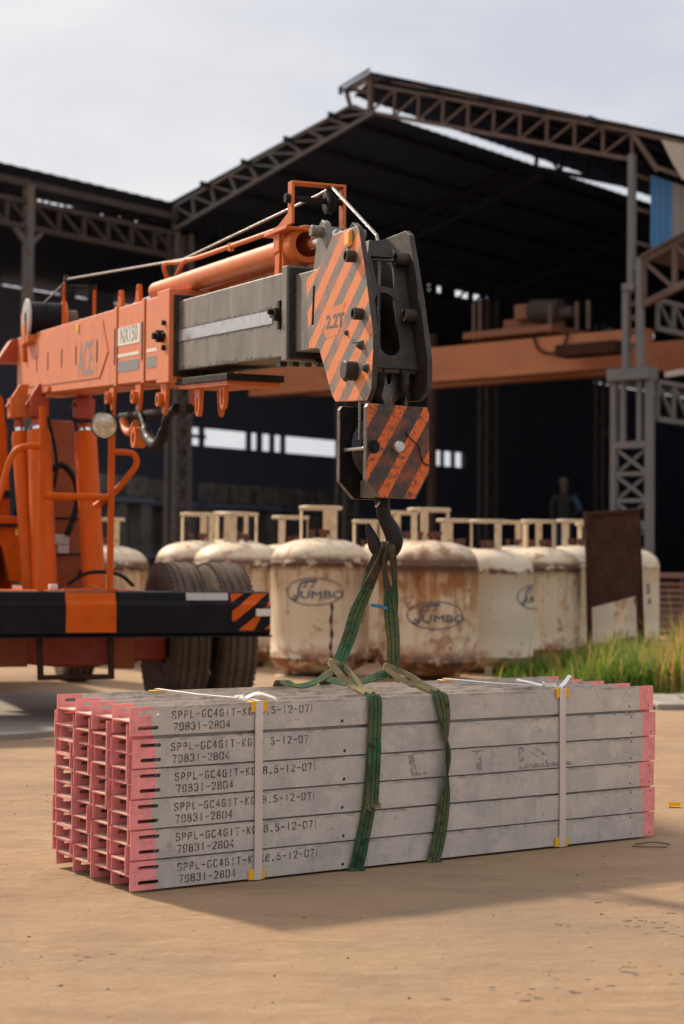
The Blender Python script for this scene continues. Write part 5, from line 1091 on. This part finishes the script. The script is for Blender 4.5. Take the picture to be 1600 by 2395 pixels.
# overhead crane
oc = empty('overhead_crane', HR+Matrix.Rotation(R(-40), 3, 'Z') @ H(5.5, 1.3, 4.6), R(-40), 'orange overhead travelling crane girder spanning the shed', 'overhead crane')
HO = lambda a, b, z: V((-(a-5.5), b, z-4.6))
MB().prism([[HO(a, 0, z) for a, z in ((10.9, 5.15), (10.5, 5.42), (.5, 5.42), (.5, 4.86), (9.6, 4.86), (10.6, 4.92))]], (0, .35, 0)).build('girder', 'girder_orange', oc, smooth=False, bevel=.01)
MB().box(HO(5.4, .18, 4.79), (9.9, .5, .14)).build('lower_flange', 'girder_orange', oc, smooth=False)
MB().prism([[HO(a, 1.9, z) for a, z in ((10.9, 5.15), (10.5, 5.42), (.5, 5.42), (.5, 4.86), (9.6, 4.86), (10.6, 4.92))]], (0, .35, 0)).build('girder', 'girder_orange', oc, smooth=False)
mb = MB()
for a in (6.9, 5.9, 8.0): mb.box(HO(a, -.03, 5.1), (.5, .05, .05)); mb.box(HO(a-.25, -.03, 5.14), (.05, .05, .12))
mb.build('stiffener', 'girder_orange', oc, smooth=False, bevel=.01)
tr = MB(); tr.box(HO(3.6, .9, 5.60), (2.1, 1.7, .14)).box(HO(3.5, .9, 5.78), (.9, .9, .26)).box(HO(3.3, .5, 6.0), (.5, .5, .3)).build('trolley', 'girder_dull', oc, smooth=False, bevel=.02)
MB().cyl(HO(3.15, .3, 6.0), HO(2.5, .3, 5.95), .22, 20).cyl(HO(2.5, .3, 5.9), HO(2.2, .3, 5.9), .12, 16).build('hoist_motor', 'truss_brown', oc)
for a in (4.4, 4.25, 2.6, 2.0, 1.75): MB().bar(HO(a, .1, 5.5), HO(a, .1, 6.25 if a > 4 else 6.05), .06, .06, (0, 1, 0)).build('handrail_post', 'shed_brown', oc, smooth=False)
MB().sweep(spline([tuple(HO(2.9, -.06, 5.5)), tuple(HO(2.75, -.07, 5.18)), tuple(HO(2.45, -.07, 5.08)), tuple(HO(2.2, -.07, 5.2)), tuple(HO(2.1, -.06, 5.45))], 6), .025, 8).build('festoon_cable', 'black_steel', oc)
MB().box(HO(1.3, -.5, 5.02), (1.3, .5, .22)).build('end_carriage', 'rust_board', oc, bevel=.01)
# storage racks in the dark
for i, (a, b) in enumerate(((15.5, 3.2), (15.5, 6.3), (16.0, 9.4), (14.6, .8))):
    e = empty('storage_rack', HR+Matrix.Rotation(R(-40), 3, 'Z') @ H(a, b, .1), R(-40), 'dim grey storage rack deep inside the side bay, %s' % ['second from the left', 'third from the left', 'rightmost', 'leftmost'][i], 'rack', 'grey racks in the dark bay')
    mb = MB()
    for y in (-1.2, -.4, .4, 1.2): mb.box((.55, y, 1.35), (.5, .26, 2.2)) if False else mb.box((0, y, 1.3), (.5, .30, 2.1))
    mb.build('upright', 'rack_grey', e, smooth=False, bevel=.02)
    MB().box((0, 0, 2.42), (.7, 2.7, .12)).box((0, 0, 1.1), (.7, 2.7, .08)).build('shelf', 'wall_dark', e, smooth=False)
    mb = MB()
    for y in (-.9, .0, .9): mb.box((0, y, 2.75), (.5, .62, .5))
    mb.build('stored_box', 'rack_grey', e, smooth=False, bevel=.03)

# ------------------------------------------------------------------ a worker in the shade of the shed, standing on a stack of steel plates
px_ = at(1318, 1180, 33.5); base = V((px_.x, px_.y, 0))
e = empty('plate_stack', base+V((0, .15, 0)), R(10), 'dark stack of steel plates inside the shed under the standing worker', 'steel stack')
mb = MB()
for k in range(10): mb.box((.03*sin(k*2.1), .02*cos(k*3), .145+.09*k), (1.9, 1.0, .07))
mb.build('plates', 'shed_brown', e, smooth=False, bevel=.008)
mb = MB()
for x in (-.7, .7): mb.box((x, 0, .052), (.12, 1, .10))
mb.build('bearers', 'crate_brown', e, smooth=False)
def person():
    ZF = 1.0; bm = bmesh.new(); lay = bm.verts.layers.skin.verify(); idx = {}
    J = {'pelvis': ((0, 0, .95), .13), 'waist': ((0, 0, 1.08), .12), 'chest': ((0, -.01, 1.28), .145), 'neck': ((0, -.01, 1.47), .058), 'head0': ((0, -.02, 1.55), .078), 'head1': ((0, -.025, 1.66), .085), 'head2': ((0, -.02, 1.73), .05), 'nose': ((0, -.115, 1.615), .014)}
    E_ = [('pelvis', 'waist'), ('waist', 'chest'), ('chest', 'neck'), ('neck', 'head0'), ('head0', 'head1'), ('head1', 'head2')]
    for s_, n_ in ((-1, 'l'), (1, 'r')):
        J[n_+'hip'] = ((.09*s_, 0, .90), .095); J[n_+'knee'] = ((.11*s_, -.02, .50), .062); J[n_+'ank'] = ((.12*s_, .01, .08), .042); J[n_+'toe'] = ((.14*s_, -.14, .035), .034)
        J[n_+'sh'] = ((.19*s_, 0, 1.41), .062); J[n_+'elb'] = ((.33*s_, .06, 1.19) if s_ > 0 else (-.24, .02, 1.14), .043); J[n_+'wri'] = ((.20, -.10, 1.06) if s_ > 0 else (-.25, -.06, .90), .028); J[n_+'palm'] = ((.15, -.14, 1.04) if s_ > 0 else (-.255, -.08, .83), .03)
        E_ += [('pelvis', n_+'hip'), (n_+'hip', n_+'knee'), (n_+'knee', n_+'ank'), (n_+'ank', n_+'toe'), ('chest', n_+'sh'), (n_+'sh', n_+'elb'), (n_+'elb', n_+'wri'), (n_+'wri', n_+'palm')]
        pb = V(J[n_+'palm'][0]); dn = (pb-V(J[n_+'wri'][0])).normalized(); sdv = V((0, 1, 0)) if s_ < 0 else V((0, .2, 1)).normalized()
        for k in range(5):
            o_ = (k-2)*.018 if k < 4 else .04; l = (.07, .085, .09, .08, .05)[k]
            J['%sf%d' % (n_, k)] = (tuple(pb+sdv*o_+dn*.045), .010); J['%sg%d' % (n_, k)] = (tuple(pb+sdv*o_+dn*(.045+l*.8)+V((0, -.015, 0))), .008)
            E_ += [(n_+'palm', '%sf%d' % (n_, k)), ('%sf%d' % (n_, k), '%sg%d' % (n_, k))]
    E_.append(('head0', 'nose')) if False else None
    for k_, (p, r) in J.items():
        if k_ == 'nose': continue
        v = bm.verts.new(p); v[lay].radius = (r, r*(.78 if k_ in ('chest', 'waist', 'pelvis') else 1)); idx[k_] = v
        if k_ == 'pelvis': v[lay].use_root = True
    for a, b in E_: bm.edges.new((idx[a], idx[b]))
    me = bpy.data.meshes.new('person'); bm.to_mesh(me); bm.free(); me.materials.append(MATS['person_body'])
    o = bpy.data.objects.new('body', me); COL.objects.link(o); o.modifiers.new('skin', 'SKIN').use_smooth_shade = True; sb = o.modifiers.new('sub', 'SUBSURF'); sb.levels = 1; sb.render_levels = 2
    e = empty('person', (base.x, base.y, ZF), R(15), 'person in a dark shirt and blue trousers standing in the dark shed behind the cylinders', 'person')
    o.parent = e
    h = MB()
    bmesh.ops.create_uvsphere(h.bm, u_segments=16, v_segments=10, radius=.098, matrix=Matrix.Translation((0, .0, 1.685)) @ Matrix.Diagonal((.92, 1.05, .95, 1)))
    for v in h.bm.verts:
        if v.co.z < 1.655: v.co.z = 1.655
    h.build('hair', 'twig', e)
    f_ = MB()
    bmesh.ops.create_uvsphere(f_.bm, u_segments=8, v_segments=6, radius=.016, matrix=Matrix.Translation((0, -.115, 1.60)) @ Matrix.Diagonal((.8, 1, 1.5, 1)))
    for s_ in (-1, 1): bmesh.ops.create_uvsphere(f_.bm, u_segments=8, v_segments=6, radius=.02, matrix=Matrix.Translation((.088*s_, -.02, 1.61)) @ Matrix.Diagonal((.4, .8, 1.4, 1)))
    f_.build('ears_and_nose', 'skin', e)
    ey = MB()
    for s_ in (-1, 1): bmesh.ops.create_uvsphere(ey.bm, u_segments=8, v_segments=6, radius=.011, matrix=Matrix.Translation((.033*s_, -.102, 1.632)))
    ey.box((0, -.104, 1.565), (.045, .008, .008)).build('eyes_and_mouth', 'twig', e)
    MB().ribbon([V((.2, .0, 1.40)), V((.27, .03, 1.30)), V((.335, .062, 1.19)), V((.30, .0, 1.13))], [V((0, 1, .2))]*4, [.15, .14, .125, .11], .10).build('sleeve', 'shirt_blue', e)
mat('skin', (.055, .03, .024), rough=.55); mat('shirt_blue', (.022, .055, .10), [((.02, .05, .09), 9, .45, .7, .8)], rough=.85)
ma = mat('person_body', (.022, .022, .024), rough=.85)
def body_bands():
    nt = ma.node_tree; bs = nt.nodes['Principled BSDF']; tc = nt.nodes.new('ShaderNodeTexCoord'); sx = nt.nodes.new('ShaderNodeSeparateXYZ'); nt.links.new(tc.outputs['Object'], sx.inputs[0])
    c = _mix(nt, (.005, .010, .020), (.003, .003, .0035), _range(nt, sx.outputs[2], .985, .995)); c = _mix(nt, (.02, .017, .015), c, _range(nt, sx.outputs[2], .09, .10))
    c = _mix(nt, c, (.055, .03, .024), _range(nt, sx.outputs[2], 1.455, 1.465))
    hand = _math(nt, 'MULTIPLY', _range(nt, _math(nt, 'ABSOLUTE', sx.outputs[0]), .205, .215), _range(nt, sx.outputs[2], .90, .89))
    nt.links.new(_mix(nt, c, (.055, .03, .024), hand), bs.inputs['Base Color'])
body_bands(); person()
